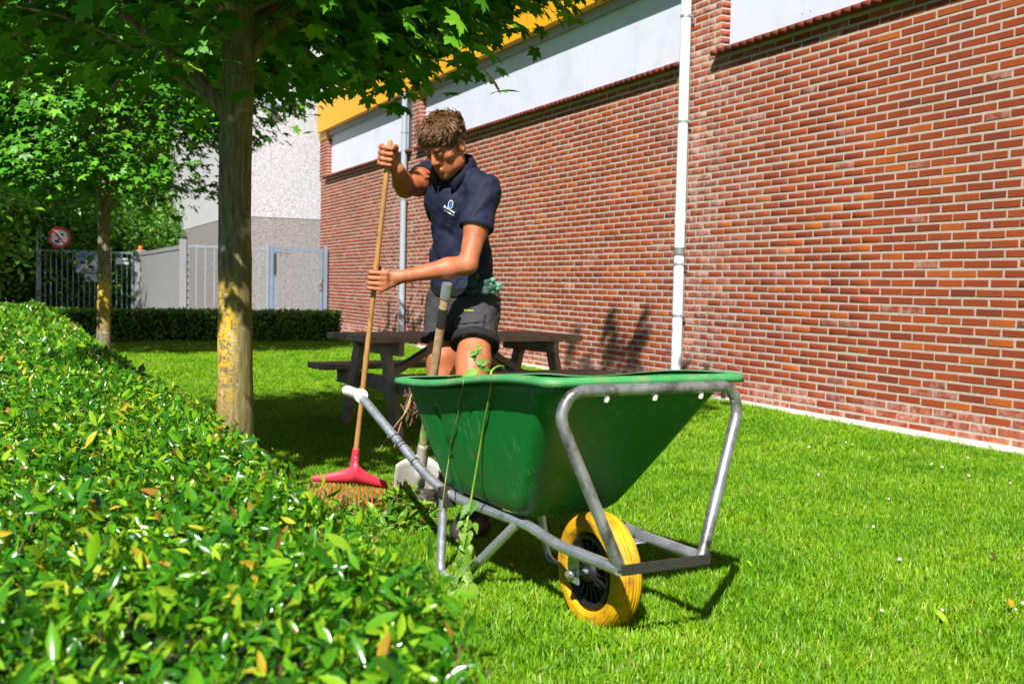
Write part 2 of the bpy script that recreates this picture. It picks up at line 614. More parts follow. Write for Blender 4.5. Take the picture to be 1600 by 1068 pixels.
HEDGE_STOPS = [(0.0, srgb('#1c4a12')), (0.3, srgb('#347616')), (0.6, srgb('#62a01a')), (0.84, srgb('#94ba26')), (0.94, srgb('#b0c236')), (0.97, srgb('#c8a02c')), (1.0, srgb('#8a5a38'))]
for nm, ty in (('hedge_leaf_mass', 'GEOMETRY'), ('hedge_leaf', 'OBJECT')):
    leafmat(nm, HEDGE_STOPS, 0.2, 0.3, srgb('#86b81c'), ty, 0.6)
MAPLE_STOPS = [(0.0, srgb('#2a5c16')), (0.5, srgb('#48861e')), (0.85, srgb('#6ea62a')), (1.0, srgb('#9cc03a'))]
for nm, ty in (('maple_leaf_mass', 'GEOMETRY'), ('maple_leaf', 'OBJECT')):
    leafmat(nm, MAPLE_STOPS, 0.42, 0.08, srgb('#6fb01c'), ty, 0.4)
leafmat('tree_leaf_mass', [(0.0, srgb('#264f14')), (0.5, srgb('#427a1c')), (1.0, srgb('#7da62e'))], 0.4, 0.35, srgb('#86b81c'))
leafmat('nettle', [(0.0, srgb('#467a1e')), (1.0, srgb('#86ac36'))], 0.5, 0.35, srgb('#86b81c'))
leafmat('clipping', [(0.0, srgb('#35701a')), (0.5, srgb('#6a9e26')), (0.85, srgb('#a2b43c')), (0.93, srgb('#b0642c')), (1.0, srgb('#5c4428'))], 0.45, 0.3, srgb('#86b81c'))
leafmat('grass_blade', [(0.0, srgb('#3c7808')), (0.4, srgb('#6aa20a')), (0.75, srgb('#94be12')), (0.95, srgb('#aecc30')), (1.0, srgb('#c8c070'))], 0.5, 0.4, srgb('#98c80c'), patch=(1.9, 1.1))
simple('stem_green', srgb('#8aa83a'), 0.55, 0.15, 20)
simple('stem_red', srgb('#7a8a3a'), 0.6, 0.2, 20)


def lawnmat():
    m, nt, bs, out = new_mat('lawn')
    gp = nd(nt, 'ShaderNodeNewGeometry').outputs['Position']
    n = nz(nt, gp, 60, 6, 0.8)
    n2 = nz(nt, gp, 1.6, 4, 0.6)
    c = ramp(nt, n, [(0.3, srgb('#30480a')), (0.5, srgb('#557f10')), (0.72, srgb('#7c9c20'))]).outputs[0]
    c = mixc(nt, ramp(nt, n2, [(0.35, (0, 0, 0)), (0.7, (0.5, 0.5, 0.5))]).outputs[0], c, srgb('#82ad2a'))
    nt.links.new(c, bs.inputs['Base Color'])
    bs.inputs['Roughness'].default_value = 0.9
    bs.inputs['Specular IOR Level'].default_value = 0.2
    nt.links.new(bump(nt, n, 0.8, 0.03), bs.inputs['Normal'])
    MAT['lawn'] = m


lawnmat()


# ------------------------------------------------------------------ leaf templates and mass placement
def fan_leaf(outline, centre, droop=0.12, fold=0.06):
    P = np.array([centre] + outline, dtype=float)
    V = np.zeros((len(P), 3))
    V[:, :2] = P
    V[:, 2] = -droop * (P[:, 0] ** 2 + P[:, 1] ** 2) + fold * np.abs(P[:, 1])
    n = len(outline)
    F = np.array([(0, 1 + i, 1 + (i + 1) % n) for i in range(n)])
    return V, F


_ml = [(0, 1.0), (8, .74), (16, .80), (27, .46), (38, .68), (45, .66), (55, .95), (64, .66), (73, .70), (86, .40), (100, .50), (116, .64), (128, .36), (150, .26), (180, .10)]
_o = [(r * math.cos(math.radians(a)), r * math.sin(math.radians(a))) for a, r in _ml]
_o += [(x, -y) for x, y in reversed(_o[1:-1])]
MAPLE = fan_leaf(_o, (0.05, 0), 0.30, 0.12)
_f = [(0, 1.0), (14, .74), (27, .46), (42, .68), (55, .95), (70, .68), (86, .40), (116, .62), (150, .26), (180, .10)]
_f = [(r * math.cos(math.radians(a)), r * math.sin(math.radians(a))) for a, r in _f]
_f += [(x, -y) for x, y in reversed(_f[1:-1])]
MAPLE_FAR = fan_leaf(_f, (0.05, 0), 0.30, 0.12)
# simple oval leaf, folded on its midrib
OVAL = (np.array([(0, 0, 0), (.3, 0, .0), (.66, 0, -.02), (1, 0, -.09), (.22, .12, .05), (.5, .17, .06), (.8, .10, .0), (.22, -.12, .05), (.5, -.17, .06), (.8, -.10, .0)], dtype=float),
        np.array([(0, 1, 4), (1, 5, 4), (1, 2, 5), (2, 6, 5), (2, 3, 6), (0, 7, 1), (1, 7, 8), (1, 8, 2), (2, 8, 9), (2, 9, 3)]))
OVAL_FAR = (np.array([(0, 0, 0), (.5, 0, -.02), (1, 0, -.1), (.45, .22, .06), (.45, -.22, .06)], dtype=float),
            np.array([(0, 1, 3), (1, 2, 3), (0, 4, 1), (1, 4, 2)]))


def frames(N, ang):
    """rotation matrices whose z column is N and whose x column has heading ang"""
    N = N / np.linalg.norm(N, axis=1, keepdims=True)
    ref = np.where(np.abs(N[:, 2:3]) < 0.9, np.array([[0, 0, 1.0]]), np.array([[1.0, 0, 0]]))
    a = np.cross(ref, N)
    a /= np.linalg.norm(a, axis=1, keepdims=True)
    b = np.cross(N, a)
    x = a * np.cos(ang)[:, None] + b * np.sin(ang)[:, None]
    y = np.cross(N, x)
    return np.stack([x, y, N], axis=2)


def scatter_mesh(name, tpl, P, R, S, tint):
    V0, F0 = tpl
    n, m = len(P), len(V0)
    V = np.einsum('nij,mj->nmi', R, V0) * S[:, None, None] + P[:, None, :]
    F = (F0[None] + (np.arange(n) * m)[:, None, None]).reshape(-1, F0.shape[1])
    return mesh_np(name, V.reshape(-1, 3), F, np.repeat(tint, m))


def single_leaves(name, tpl, P, R, S, tint, mat, parent, local=True):
    me = mesh_np(name, tpl[0], tpl[1])
    me.materials.append(mat)
    me.polygons.foreach_set('use_smooth', np.ones(len(me.polygons), dtype=bool))
    for i in range(len(P)):
        o = bpy.data.objects.new(name, me)
        COL.objects.link(o)
        o.parent = parent
        M = Matrix([[*(R[i][r] * S[i]), P[i][r]] for r in range(3)] + [[0, 0, 0, 1]])
        if not local:
            M = WM[parent.name].inverted() @ M
        o.matrix_local = M
        o['tint'] = float(tint[i])


def rnormal(n, up, spread):
    v = rng.normal(size=(n, 3)) * spread
    v[:, 2] += up
    return v

# ================================================================== SETTING
# ground sheet
g = MB()
g.add([(-150, -60, 0), (150, -60, 0), (150, 240, 0), (-150, 240, 0)], [(0, 1, 2, 3)])
tag(g.build('lawn', MAT['lawn']), kind='structure')

# wall line: point W0 on the ground, direction WD (away), normal WNn (towards the lawn)
WA = math.atan(.4625)
WD = Vector((-math.sin(WA), math.cos(WA), 0))
WNn = Vector((-math.cos(WA), -math.sin(WA), 0))
W0 = gnd(1534, 689, 0.02)
W0.z = 0
UPV = Vector((0, 0, 1))


def wall_t(px, py, off=0.0):
    """position along the wall and height where the pixel's ray meets the wall plane"""
    d = ray(px, py)
    c = Vector((0, 0, CAM_H))
    o = W0 + WNn * off
    k = (o - c).dot(WNn) / d.dot(WNn)
    p = c + d * k
    return (p - W0).dot(WD), p.z


def wp(t, z, off=0.0):
    return W0 + WD * t + WNn * off + UPV * z


def wbox(mb, t0, t1, z0, z1, o0, o1):
    mb.box(wp((t0 + t1) / 2, (z0 + z1) / 2, (o0 + o1) / 2), (abs(t1 - t0), abs(o1 - o0), abs(z1 - z0)), (WD, WNn, UPV))


T_NEAR = -8.0
T_END = wall_t(500, 400)[0]
H_C = 0.0656
NC = 48
Z_COP = NC * H_C + 0.02
p1a, p1b = wall_t(1064, 60)[0], wall_t(1126, 60)[0]
p2a, p2b = wall_t(643, 200)[0], wall_t(656, 190)[0]
p3a, p3b = wall_t(500, 230)[0], wall_t(511, 230)[0]
spacing = p2b - p1b
PIL = [(p3b, p3a), (p2b, p2a), (p1b, p1a), (p1b - spacing, p1a - spacing)]
T_PIPE1 = wall_t(1072, 400)[0]
T_PIPE2 = wall_t(636, 400)[0]
Z_FASC = wall_t(670, 133)[1]
Z_YPIL = wall_t(650, 155)[1]
print('wall T_END %.2f  coping %.2f fascia %.2f pil %s pipes %.2f %.2f' % (T_END, Z_COP, Z_FASC, [(round(a, 2), round(b, 2)) for a, b in PIL], T_PIPE1, T_PIPE2))

BLD = empty('brick_building', wp(T_END / 2, 0))
tag(BLD, 'long red brick building with white upper panels and yellow roof edge', 'building')
m = MB()
wbox(m, T_NEAR, T_END, -0.3, Z_COP, -0.30, -0.0033)
for a, b in PIL:
    wbox(m, a, b, Z_COP - 0.01, Z_YPIL, -0.25, -0.0043)
WALL = m.build('wall', MAT['mortar'], BLD)

# bricks: list of (t0, t1, z0, z1)
L_B, JT = 0.2235, 0.013
bricks = []
for c in range(NC + 14):
    z0 = 0.012 + c * H_C
    z1 = z0 + H_C - 0.0185
    rngs = [(T_NEAR, T_PIPE1 + 0.012), (T_PIPE1 + 0.024, T_END)] if c < NC else [(a, b) for a, b in PIL]
    if z1 > Z_YPIL: break
    for (lo, hi) in rngs:
        k = math.floor(lo / L_B) - 1
        while True:
            t0 = k * L_B + (L_B / 2 if c % 2 else 0) + rnd.uniform(-.004, .004)
            t1 = t0 + L_B - JT + rnd.uniform(-.003, .003)
            k += 1
            if t0 > hi: break
            a, b = max(t0, lo), min(t1, hi)
            if b - a < 0.035: continue
            bricks.append((a, b, z0 + rnd.uniform(-.0015, .0015), z1 + rnd.uniform(-.0015, .0015)))
    if c >= NC:      # return faces of the pilasters are bricks too (short headers)
        pass
B = np.array(bricks)
ctr = np.array([wp((a + b) / 2, (c + d) / 2) for a, b, c, d in bricks])
nB = len(B)
tint = np.clip(rng.normal(0.62, 0.10, nB), 0, 1)
tint[rng.random(nB) < 0.05] = 0.95
tint[rng.random(nB) < 0.05] *= 0.55
# further along the wall the bricks turn browner
tint = np.clip(tint - 0.12 * np.clip((ctr[:, 1] - 11) / 6, 0, 1), 0, 1)
tm = (B[:, 0] + B[:, 1]) / 2
wash = np.maximum(np.exp(-np.abs(tm - T_PIPE1 + 0.25) / 0.4), np.exp(-np.abs(tm - T_PIPE2 - 0.3) / 0.9) * 0.9)
wash = np.maximum(wash, np.where(B[:, 2] < 0.2, 0.75, 0)) * np.clip(rng.normal(0.6, 0.35, nB), 0, 1.0)
wash = np.maximum(wash, (rng.random(nB) < 0.025) * 0.4)


def brick_verts(L, H, jit):
    b, e = 0.0025, 0.004
    l, h = L / 2, H / 2
    vs = []
    for (dl, dh, o) in ((0, 0, -0.02), (0, 0, -b), (e, e * .8, 0)):
        for i, (sx, sz) in enumerate(((-1, -1), (1, -1), (1, 1), (-1, 1))):
            j = jit[i]
            vs.append((sx * (l - dl) + j[0], o + (j[2] if o == 0 else 0), sz * (h - dh) + j[1]))
    return vs


BF = [(8, 9, 10, 11)] + [(4 + i, 4 + (i + 1) % 4, 8 + (i + 1) % 4, 8 + i) for i in range(4)] + [(i, (i + 1) % 4, 4 + (i + 1) % 4, 4 + i) for i in range(4)]
BF = [tuple(reversed(f)) for f in BF]
px, py, dep = project(ctr)
vis = (px > 500) & (px < 1610) & (py > -10) & (py < 760) & (dep > 0)
hid = (px < 1165) & (py > 585)
score = np.where(vis & ~hid, 1 / dep, -1) * np.where(B[:, 1] - B[:, 0] > 0.19, 1, 0.4)
top = set(np.argsort(-score)[:300].tolist())
Rw = Matrix((WD, WNn, UPV)).transposed()
var_me = []
for v in range(8):
    jit = [(rnd.uniform(-.002, .002), rnd.uniform(-.0012, .0012), rnd.uniform(-.0008, .0008)) for _ in range(4)]
    me = bpy.data.meshes.new('brick')
    me.from_pydata(brick_verts(1, 1, [(0, 0, 0)] * 4), [], BF)
    # built at unit joint scale below: real size mesh
    L, H = L_B - JT, H_C - 0.0185
    me.clear_geometry()
    me.from_pydata(brick_verts(L, H, jit), [], BF)
    me.materials.append(MAT['brick_single'])
    var_me.append(me)
V, F, TT, WW = [], [], [], []
for i, (a, b, z0, z1) in enumerate(bricks):
    whole = (b - a) > L_B - JT - 0.008
    if i in top and whole:
        o = bpy.data.objects.new('brick', var_me[rnd.randrange(8)])
        COL.objects.link(o)
        o.parent = WALL
        loc = wp((a + b) / 2, (z0 + z1) / 2, rnd.uniform(-.001, .0015))
        rot = Rw @ Matrix.Rotation(rnd.uniform(-.006, .006), 3, 'X') @ Matrix.Rotation(rnd.uniform(-.006, .006), 3, 'Z')
        o.matrix_local = WM[WALL.name].inverted() @ (Matrix.Translation(loc) @ rot.to_4x4())
        o['tint'] = float(tint[i])
        o['wash'] = float(wash[i])
        continue
    jit = [(rnd.uniform(-.002, .002), rnd.uniform(-.0015, .0015), rnd.uniform(-.001, .001)) for _ in range(4)]
    k = len(V)
    pr = rnd.uniform(-.0015, .0015)
    for (x, y, z) in brick_verts(b - a, z1 - z0, jit):
        V.append(wp((a + b) / 2 + x, (z0 + z1) / 2 + z, y + pr))
    F += [tuple(k + q for q in f) for f in BF]
    TT += [tint[i]] * 12
    WW += [wash[i]] * 12
# pilaster returns (the cheek that faces the camera)
for a, b in PIL:
    tf = min(a, b)
    for c in range(NC, NC + 14):
        z0 = 0.012 + c * H_C
        z1 = z0 + H_C - 0.0175
        if z1 > Z_YPIL: break
        k = len(V)
        for o in (-0.13, -0.006):
            for (dt, z) in ((0.006, z0), (-0.004, z0), (-0.004, z1), (0.006, z1)):
                V.append(wp(tf + dt, z, o))
        F += [tuple(k + q for q in f) for f in ((0, 1, 2, 3), (4, 7, 6, 5), (1, 5, 6, 2), (2, 6, 7, 3), (0, 4, 5, 1))]
        x = float(np.clip(rng.normal(0.5, .2), 0, 1))
        TT += [x] * 8
        WW += [0.1] * 8
me = mesh_np('bricks', V, F)
a_ = me.attributes.new('tint', 'FLOAT', 'POINT')
a_.data.foreach_set('value', np.array(TT, dtype=np.float32))
a_ = me.attributes.new('wash', 'FLOAT', 'POINT')
a_.data.foreach_set('value', np.array(WW, dtype=np.float32))
tag(link('bricks', me, MAT['brick_mass'], WALL, smooth=False), kind='stuff')

# coping of header bricks, panels, fascia between pilasters
bays = []
edges = sorted([(min(a, b), max(a, b)) for a, b in PIL])
for i in range(len(edges) - 1):
    bays.append((edges[i][1], edges[i + 1][0]))
V, F, TT = [], [], []
for (t0, t1) in bays:
    n = int((t1 - t0 + .1) / 0.108)
    for k in range(n):
        a = t0 - 0.05 + (t1 - t0 + .1) * k / n
        b = a + (t1 - t0 + .1) / n - 0.010
        kk = len(V)
        dz = rnd.uniform(-.002, .002)
        for (o, z) in ((-0.085, Z_COP + .075), (0.085, Z_COP + .045), (0.085, Z_COP + .002), (-0.085, Z_COP + .012)):
            V.append(wp(a, z + dz, o))
            V.append(wp(b, z + dz, o))
        F += [tuple(kk + q for q in f) for f in ((0, 1, 3, 2), (2, 3, 5, 4), (4, 5, 7, 6), (0, 2, 4, 6), (1, 7, 5, 3))]
        TT += [float(np.clip(rng.normal(.2, .12), 0, 1))] * 8
me = mesh_np('coping', V, F, TT)
a_ = me.attributes.new('wash', 'FLOAT', 'POINT')
tag(link('coping', me, MAT['brick_mass'], BLD, smooth=False), 'row of dark red header bricks forming the sloping sill', kind='stuff')
m = MB()
for (t0, t1) in bays:
    wbox(m, t0 - .045, t1 + .045, Z_COP - .003, Z_COP + .042, -0.08, -0.004)
m.build('coping_bed', MAT['mortar'], BLD)
for (t0, t1) in bays:
    n = max(2, round((t1 - t0) / 1.13))
    for k in range(n):
        a, b = t0 + (t1 - t0) * k / n, t0 + (t1 - t0) * (k + 1) / n
        m = MB()
        wbox(m, a + .002, b - .002, Z_COP + .05, Z_FASC + .3, -0.16, -0.10)
        pn = m.build('panel', MAT['white_panel'], BLD)
        m = MB()
        for zz in (Z_COP + .18, Z_COP + .62):
            for tt in (a + .05, b - .05):
                m.lathe([(0.0, 0.004), (.007, .003), (.008, 0)], 8, Matrix.Translation(wp(tt, zz, -0.0995)) @ Matrix((WD, UPV, WNn)).transposed().to_4x4())
        m.build('screw', MAT['panel_joint'], pn)
m = MB()
wbox(m, T_NEAR, T_END, Z_FASC + .012, Z_FASC + .75, -0.35, 0.10)
m.build('fascia', MAT['yellow_fascia'], BLD, bevel=.006)
for a, b in PIL:
    m = MB()
    wbox(m, min(a, b) - .01, max(a, b) + .01, Z_YPIL + .004, Z_FASC + .010, -0.30, 0.02)
    m.build('pilaster_cap', MAT['yellow_fascia'], BLD, bevel=.004)
m = MB()
for (t0, t1) in bays:
    wbox(m, t0 + .012, t1 - .012, Z_FASC - .075, Z_FASC + .009, -0.098, -0.02)
m.build('flashing', MAT['grey_flashing'], BLD)  # grey strip under the yellow fascia, one per bay
m = MB()
wbox(m, T_NEAR, T_END, -0.3, Z_FASC + .7, -6.0, -0.36)
m.build('building_core', MAT['grey_flashing'], BLD)
# downpipes
for (tp, mat, name, lab) in ((T_PIPE1, 'pvc_pipe', 'drainpipe', 'white plastic drainpipe on the brick wall behind the wheelbarrow'),
                       (T_PIPE2, 'pvc_grey', 'drainpipe', 'grey plastic drainpipe on the brick wall behind the person')):
    m = MB()
    r = 0.05
    off = 0.079
    m.tube([wp(tp, 0.16 if tp < 6 else .05, off), wp(tp, Z_FASC, off)], r, 20)
    for zz in ((1.62, 3.9) if tp < 6 else (3.2,)):
        m.tube([wp(tp, zz, off), wp(tp, zz + .12, off)], r + .004, 20)
    pp = m.build(name, MAT[mat], BLD, smooth=True)
    pp['label'] = lab
    for zz in ((0.75, 1.25, 2.62, 3.62) if tp < 6 else (1.1, 2.4, 3.5)):
        m = MB()
        m.tube([wp(tp, zz - .012, off), wp(tp, zz + .012, off)], r + .005, 20)
        m.bar(wp(tp, zz, 0.0), wp(tp, zz, off - r), .016, .02)
        m.bar(wp(tp - r - .03, zz, off - .03), wp(tp - r + .005, zz, off - .03), .014, .014)
        m.build('bracket', MAT['galv'], pp)
    m = MB()
    m.tube([wp(tp, 1.33, off), wp(tp, 1.41, off)], r + .0035, 20)
    if tp < 6: m.build('tape', MAT['steel_worn'], pp, smooth=True)
# low black vent pipe at the foot of the wall
m = MB()
q = gnd(1126, 626)
tq = (q - W0).dot(WD)
m.tube([wp(tq, -.05, .09), wp(tq, .10, .09), wp(tq, .12, .09)], [.022, .022, .026], 12)
o = m.build('vent_pipe', MAT['black_plastic'], smooth=True)
tag(o, 'short black pipe end poking up at the foot of the brick wall', 'pipe')
# concrete strip at the base of the wall
me = MB()
wbox(me, T_NEAR, T_END, -0.1, 0.022, -0.02, 0.21)
tag(me.build('concrete_edging', MAT['edging'], bevel=.006), kind='structure')
# irregular mortar smear on the bottom courses
# ---------------------------------------------------------------- grey concrete building at the end
GL = Vector((-WD.y, WD.x, 0))      # perpendicular, towards the left
G0 = wp(T_END + 0.55, 0, 0)
G0 = G0 + (-GL) * 1.2


def find_on_line(P, D, px_target):
    lo, hi = 0.0, 60.0
    f = lambda s: project(np.array([P + D * s]))[0][0]
    for _ in range(60):
        mid = (lo + hi) / 2
        if f(mid) > px_target: lo = mid
        else: hi = mid
    return (lo + hi) / 2


sC = find_on_line(G0, GL, 366)
GC = G0 + GL * sC
GB = empty('concrete_building', GC)
tag(GB, 'tall grey speckled concrete building at the end of the brick wall', 'building')
ZB = 2.36


def gpanel(name, mat, P, D, s0, s1, z0, z1, N, th=0.1, proud=0.0):
    m = MB()
    m.box(P + D * (s0 + s1) / 2 + UPV * (z0 + z1) / 2 + N * (proud - th / 2), (abs(s1 - s0), th, z1 - z0), (D, N, UPV))
    return m.build(name, mat, GB, bevel=.006)


gpanel('lower_panel', MAT['pebble_dark'], G0, GL, 0, sC, -.2, ZB - .006, -WD)
gpanel('upper_panel', MAT['pebble_light'], G0, GL, 0, sC, ZB + .006, 4.62, -WD)
gpanel('upper_panel', MAT['pebble_light'], G0, GL, 0, sC, 4.632, 7.4, -WD)
for k in range(6):
    a, b = k * 6.6 + .012, (k + 1) * 6.6
    if k == 0: a = 0.004
    gpanel('lower_panel', MAT['pebble_dark'], GC, WD, a, b, -.2, ZB - .006, GL, .1, 0.0)
    gpanel('upper_panel', MAT['smooth_light'], GC, WD, a, b, ZB + .006, 7.4, GL, .1, 0.0)
m = MB()
m.box(GC - GL * 3.2 + WD * 20.1 + UPV * 3.6, (39.5, 6.1, 7.3), (WD, GL, UPV))
m.build('core', MAT['pebble_dark'], GB)
m = MB()
m.box(GC - GL * 2.0 + WD * 19 + UPV * 7.46, (40, 6, .1), (WD, GL, UPV))
m.build('parapet', MAT['grey_flashing'], GB)
# floodlight
s_ = find_on_line(G0, GL, 417)
fp = G0 + GL * s_
fz = at(417, 167, fp.y).z
FL = empty('floodlight', fp + UPV * fz - WD * .05)
tag(FL, 'small dark floodlight mounted on the grey concrete facade', 'floodlight')
m = MB()
m.box(fp + UPV * fz - WD * .14, (.20, .10, .15), (GL, WD, UPV))
m.build('housing', MAT['black_metal'], FL, bevel=.01)
m = MB()
m.box(fp + UPV * (fz - .005) - WD * .195, (.165, .012, .115), (GL, WD, UPV))
m.build('lens', MAT['grey_flashing'], FL)
m = MB()
m.bar(fp + UPV * (fz - .05), fp + UPV * (fz - .05) - WD * .1, .04, .03)
m.build('bracket', MAT['black_metal'], FL)

# ---------------------------------------------------------------- paving behind the back hedge
HB = gnd(300, 531)               # foot of the back hedge
m = MB()
c0 = HB + Vector((0, 1.0, 0))
pts = [c0 + GL * 14 , c0 - GL * 6, c0 - GL * 6 + WD * 60, c0 + GL * 14 + WD * 60]
m.add([p + UPV * .004 for p in (Vector((q.x, q.y, 0)) for q in pts)], [(3, 2, 1, 0)])
tag(m.build('yard_paving', MAT['paving']), kind='structure')

# ---------------------------------------------------------------- fences and gates
HF = 1.69
F0 = wp(T_END - 0.75, 0, 0.03)
sG = find_on_line(F0, GL, 285)
F1 = F0 + GL * sG               # corner post
sP = find_on_line(F1, WD, 219)
F2 = F1 + WD * sP               # far end of the sliding gate
sL = find_on_line(F2, GL, 62)
F3 = F2 + GL * sL
sg = find_on_line(F0, GL, 423)
FG = F0 + GL * sg               # pedestrian gate post


def post(mb, P, w, h, z0=0):
    mb.box(P + UPV * ((h + z0) / 2), (w, w, h - z0), (GL, WD, UPV))


# pedestrian gate next to the wall
PG = empty('bar_gate', FG)
tag(PG, 'blue-grey steel bar gate with lever handle beside the brick wall', 'gate')
for P in (F0 - GL * -.05, FG):
    m = MB(); post(m, P, .075, HF + .05); m.build('post', MAT['gate_paint'], PG, bevel=.004)
ga, gb = F0 + GL * .14, FG - GL * .07
m = MB()
for z in (0.15, HF - .03):
    m.bar(ga + UPV * z, gb + UPV * z, .04, .055)
for P in (ga, gb):
    m.bar(P + UPV * .1, P + UPV * (HF), .045, .045, GL)
m.build('gate_frame', MAT['gate_paint'], PG)
nb = 8
for k in range(1, nb):
    m = MB()
    p = ga.lerp(gb, k / nb)
    m.bar(p + UPV * .178, p + UPV * (HF - .058), .016, .016, GL)
    m.build('bar', MAT['gate_paint'], PG)
m = MB()
m.box(ga + GL * .03 + UPV * .95 - WD * .03, (.07, .04, .2), (GL, WD, UPV))
m.tube([ga + GL * .03 + UPV * .98 - WD * .05, ga + GL * .03 + UPV * .98 - WD * .1, ga + GL * .14 + UPV * .98 - WD * .1], .011, 8)
m.build('handle', MAT['galv'], PG)
m = MB()
m.tube([gb + UPV * (HF - .12) - WD * .05, gb + UPV * (HF - .55) - WD * .05], .025, 10)
m.bar(gb + UPV * (HF - .1) - WD * .05, gb - GL * .32 + UPV * (HF - .13) - WD * .05, .02, .012)
m.build('gate_closer', MAT['dark_steel'], PG)

# fixed bar fence between gate and corner post
def bar_fence(name, label, A, B, n, mat, postw=.06):
    R = empty(name, A)
    tag(R, label, 'fence')
    for P in (A, B):
        m = MB(); post(m, P, postw, HF + .04); m.build('post', mat, R, bevel=.004)
    u = (B - A).normalized()
    a, b = A + u * (postw / 2 + .003), B - u * (postw / 2 + .003)
    for z in (.15, HF - .03):
        m = MB(); m.bar(a + UPV * z, b + UPV * z, .035, .045); m.build('rail', mat, R)
    for k in range(1, n):
        p = A.lerp(B, k / n)
        m = MB(); m.bar(p + UPV * .174, p + UPV * (HF - .054), .022, .022, u); m.build('bar', mat, R)
    return R


bar_fence('bar_fence', 'blue-grey vertical bar fence between corner post and bar gate', FG + GL * .085, F1 - GL * .08, 9, MAT['fence_galv'])
bar_fence('bar_fence', 'long galvanised vertical bar fence carrying the signs on the left', F2 + GL * .20, F3, 17, MAT['fence_galv'])
m = MB()
sp = empty('corner_post', F1)
tag(sp, 'grey steel guide post between sliding gate and bar fence', 'post')
m = MB(); post(m, F1, .13, HF + .10); m.build('column', MAT['gate_grey'], sp, bevel=.006)
m = MB()
m.tube([F1 + UPV * (HF + .10), F1 + UPV * (HF + .15)], .05, 10)
for k in range(8):
    m.tube([F1 - GL * .075 - WD * .02 + UPV * (.5 + k * .14), F1 - GL * .105 - WD * .02 + UPV * (.5 + k * .14)], .022, 8)
m.build('roller', MAT['dark_steel'], sp)
# sliding gate
SG = empty('sliding_gate', F1.lerp(F2, .5))
tag(SG, 'grey solid sliding gate panel seen at an angle', 'gate')
a, b = F1 + WD * .16, F2 - WD * .25
nrm = GL
m = MB()
m.bar(a + UPV * (HF - .05), b + UPV * (HF - .05), .07, .08)
m.bar(a + UPV * .12, b + UPV * .12, .09, .14)
for P in (a, b):
    m.bar(P + UPV * .19, P + UPV * (HF - .09), .06, .06, WD)
m.build('gate_frame', MAT['gate_grey'], SG)
nn = 26
for k in range(nn):
    p, q = a.lerp(b, (k + .04) / nn), a.lerp(b, (k + .96) / nn)
    m = MB()
    m.box((p + q) / 2 + UPV * (HF / 2 + .05) + GL * (.01), ((q - p).length, .018, HF - .29), (WD, GL, UPV))
    m.build('board', MAT['gate_grey'], SG)
# drive column with orange lamp
DP = empty('gate_drive_column', F2)
tag(DP, 'grey gate drive column with small orange lamp on top', 'column')
m = MB(); m.box(F2 + UPV * (HF / 2 + .03), (.30, .20, HF + .06), (GL, WD, UPV)); m.build('housing', MAT['gate_grey'], DP, bevel=.02)
m = MB(); m.lathe([(.06, 0), (.06, .03), (.05, .1), (.0, .12)], 12, Matrix.Translation(F2 + UPV * (HF + .062))); m.build('lamp', MAT['orange_lamp'], DP, smooth=True)
m = MB(); m.box(F2 + UPV * 1.0 - WD * .104, (.10, .01, .10), (GL, WD, UPV)); m.build('key_switch', MAT['white_plastic'], DP)
m = MB(); m.lathe([(.0, .012), (.05, .01), (.05, 0)], 12, Matrix.Translation(F2 + UPV * .42 - WD * .105) @ Matrix((GL, UPV, -WD)).transposed().to_4x4()); m.build('socket_cover', MAT['black_plastic'], DP)


def disc(mb, c, r, th, seg=32, r_in=0.0):
    Mx = Matrix.Translation(c) @ Matrix((-GL, UPV, -WD)).transposed().to_4x4()
    if r_in > 0:
        mb.lathe([(r_in, th), (r, th), (r, 0), (r_in, 0), (r_in, th)], seg, Mx)
    else:
        mb.lathe([(0.0, th), (r, th), (r, 0), (0.0, 0)], seg, Mx)


def text_mesh(s, size, name='print'):
    cu = bpy.data.curves.new('txt', 'FONT')
    cu.body = s
    cu.size = size
    cu.align_x = 'CENTER'
    cu.align_y = 'CENTER'
    cu.extrude = 0.0008
    o = bpy.data.objects.new('txt', cu)
    COL.objects.link(o)
    dg = bpy.context.evaluated_depsgraph_get()
    me = bpy.data.meshes.new_from_object(o.evaluated_get(dg))
    bpy.data.objects.remove(o)
    return me


def place_text(s, size, mat, parent, c, right, up, name='lettering'):
    me = text_mesh(s, size)
    me.materials.clear()
    r = Vector(right).normalized()
    n = r.cross(Vector(up)).normalized()
    u = n.cross(r)
    M = Matrix.Translation(c) @ Matrix((r, u, n)).transposed().to_4x4()
    me.transform(M)
    return link(name, me, mat, parent, smooth=False)


# round prohibition sign on its own tall post by the fence
PS = empty('prohibition_sign', F3)
tag(PS, 'round white sign with red rim and red slash on a post', 'sign')
zs = at(93, 371, F3.y).z
cS = at(93, 371, F3.y - .12)
rS = 16.5 / FPX * F3.y
m = MB(); m.tube([F3 - WD * .06 + GL * .06, F3 - WD * .06 + GL * .06 + UPV * (zs + .12)], .032, 12)
m.build('post', MAT['fence_galv'], PS, smooth=True)
m = MB(); m.tube([F3 - WD * .06 + GL * .06 + UPV * zs, cS + WD * .03], .014, 8); m.build('arm', MAT['fence_galv'], PS)
m = MB(); disc(m, cS, rS * .985, .012); m.build('plate', MAT['sign_white'], PS)
m = MB(); disc(m, cS - WD * .013, rS, .004, 40, rS * .74); m.build('ring', MAT['sign_red'], PS)
m = MB()
dv = (-GL * .62 - UPV * .78).normalized()
m.bar(cS - WD * .020 - dv * rS * .74, cS - WD * .020 + dv * rS * .74, .05, .003, WD)
m.build('slash', MAT['sign_red'], PS)
m = MB()
m.box(cS - WD * .0145 + GL * .06 - UPV * .10, (.10, .003, .07), (GL, WD, UPV))
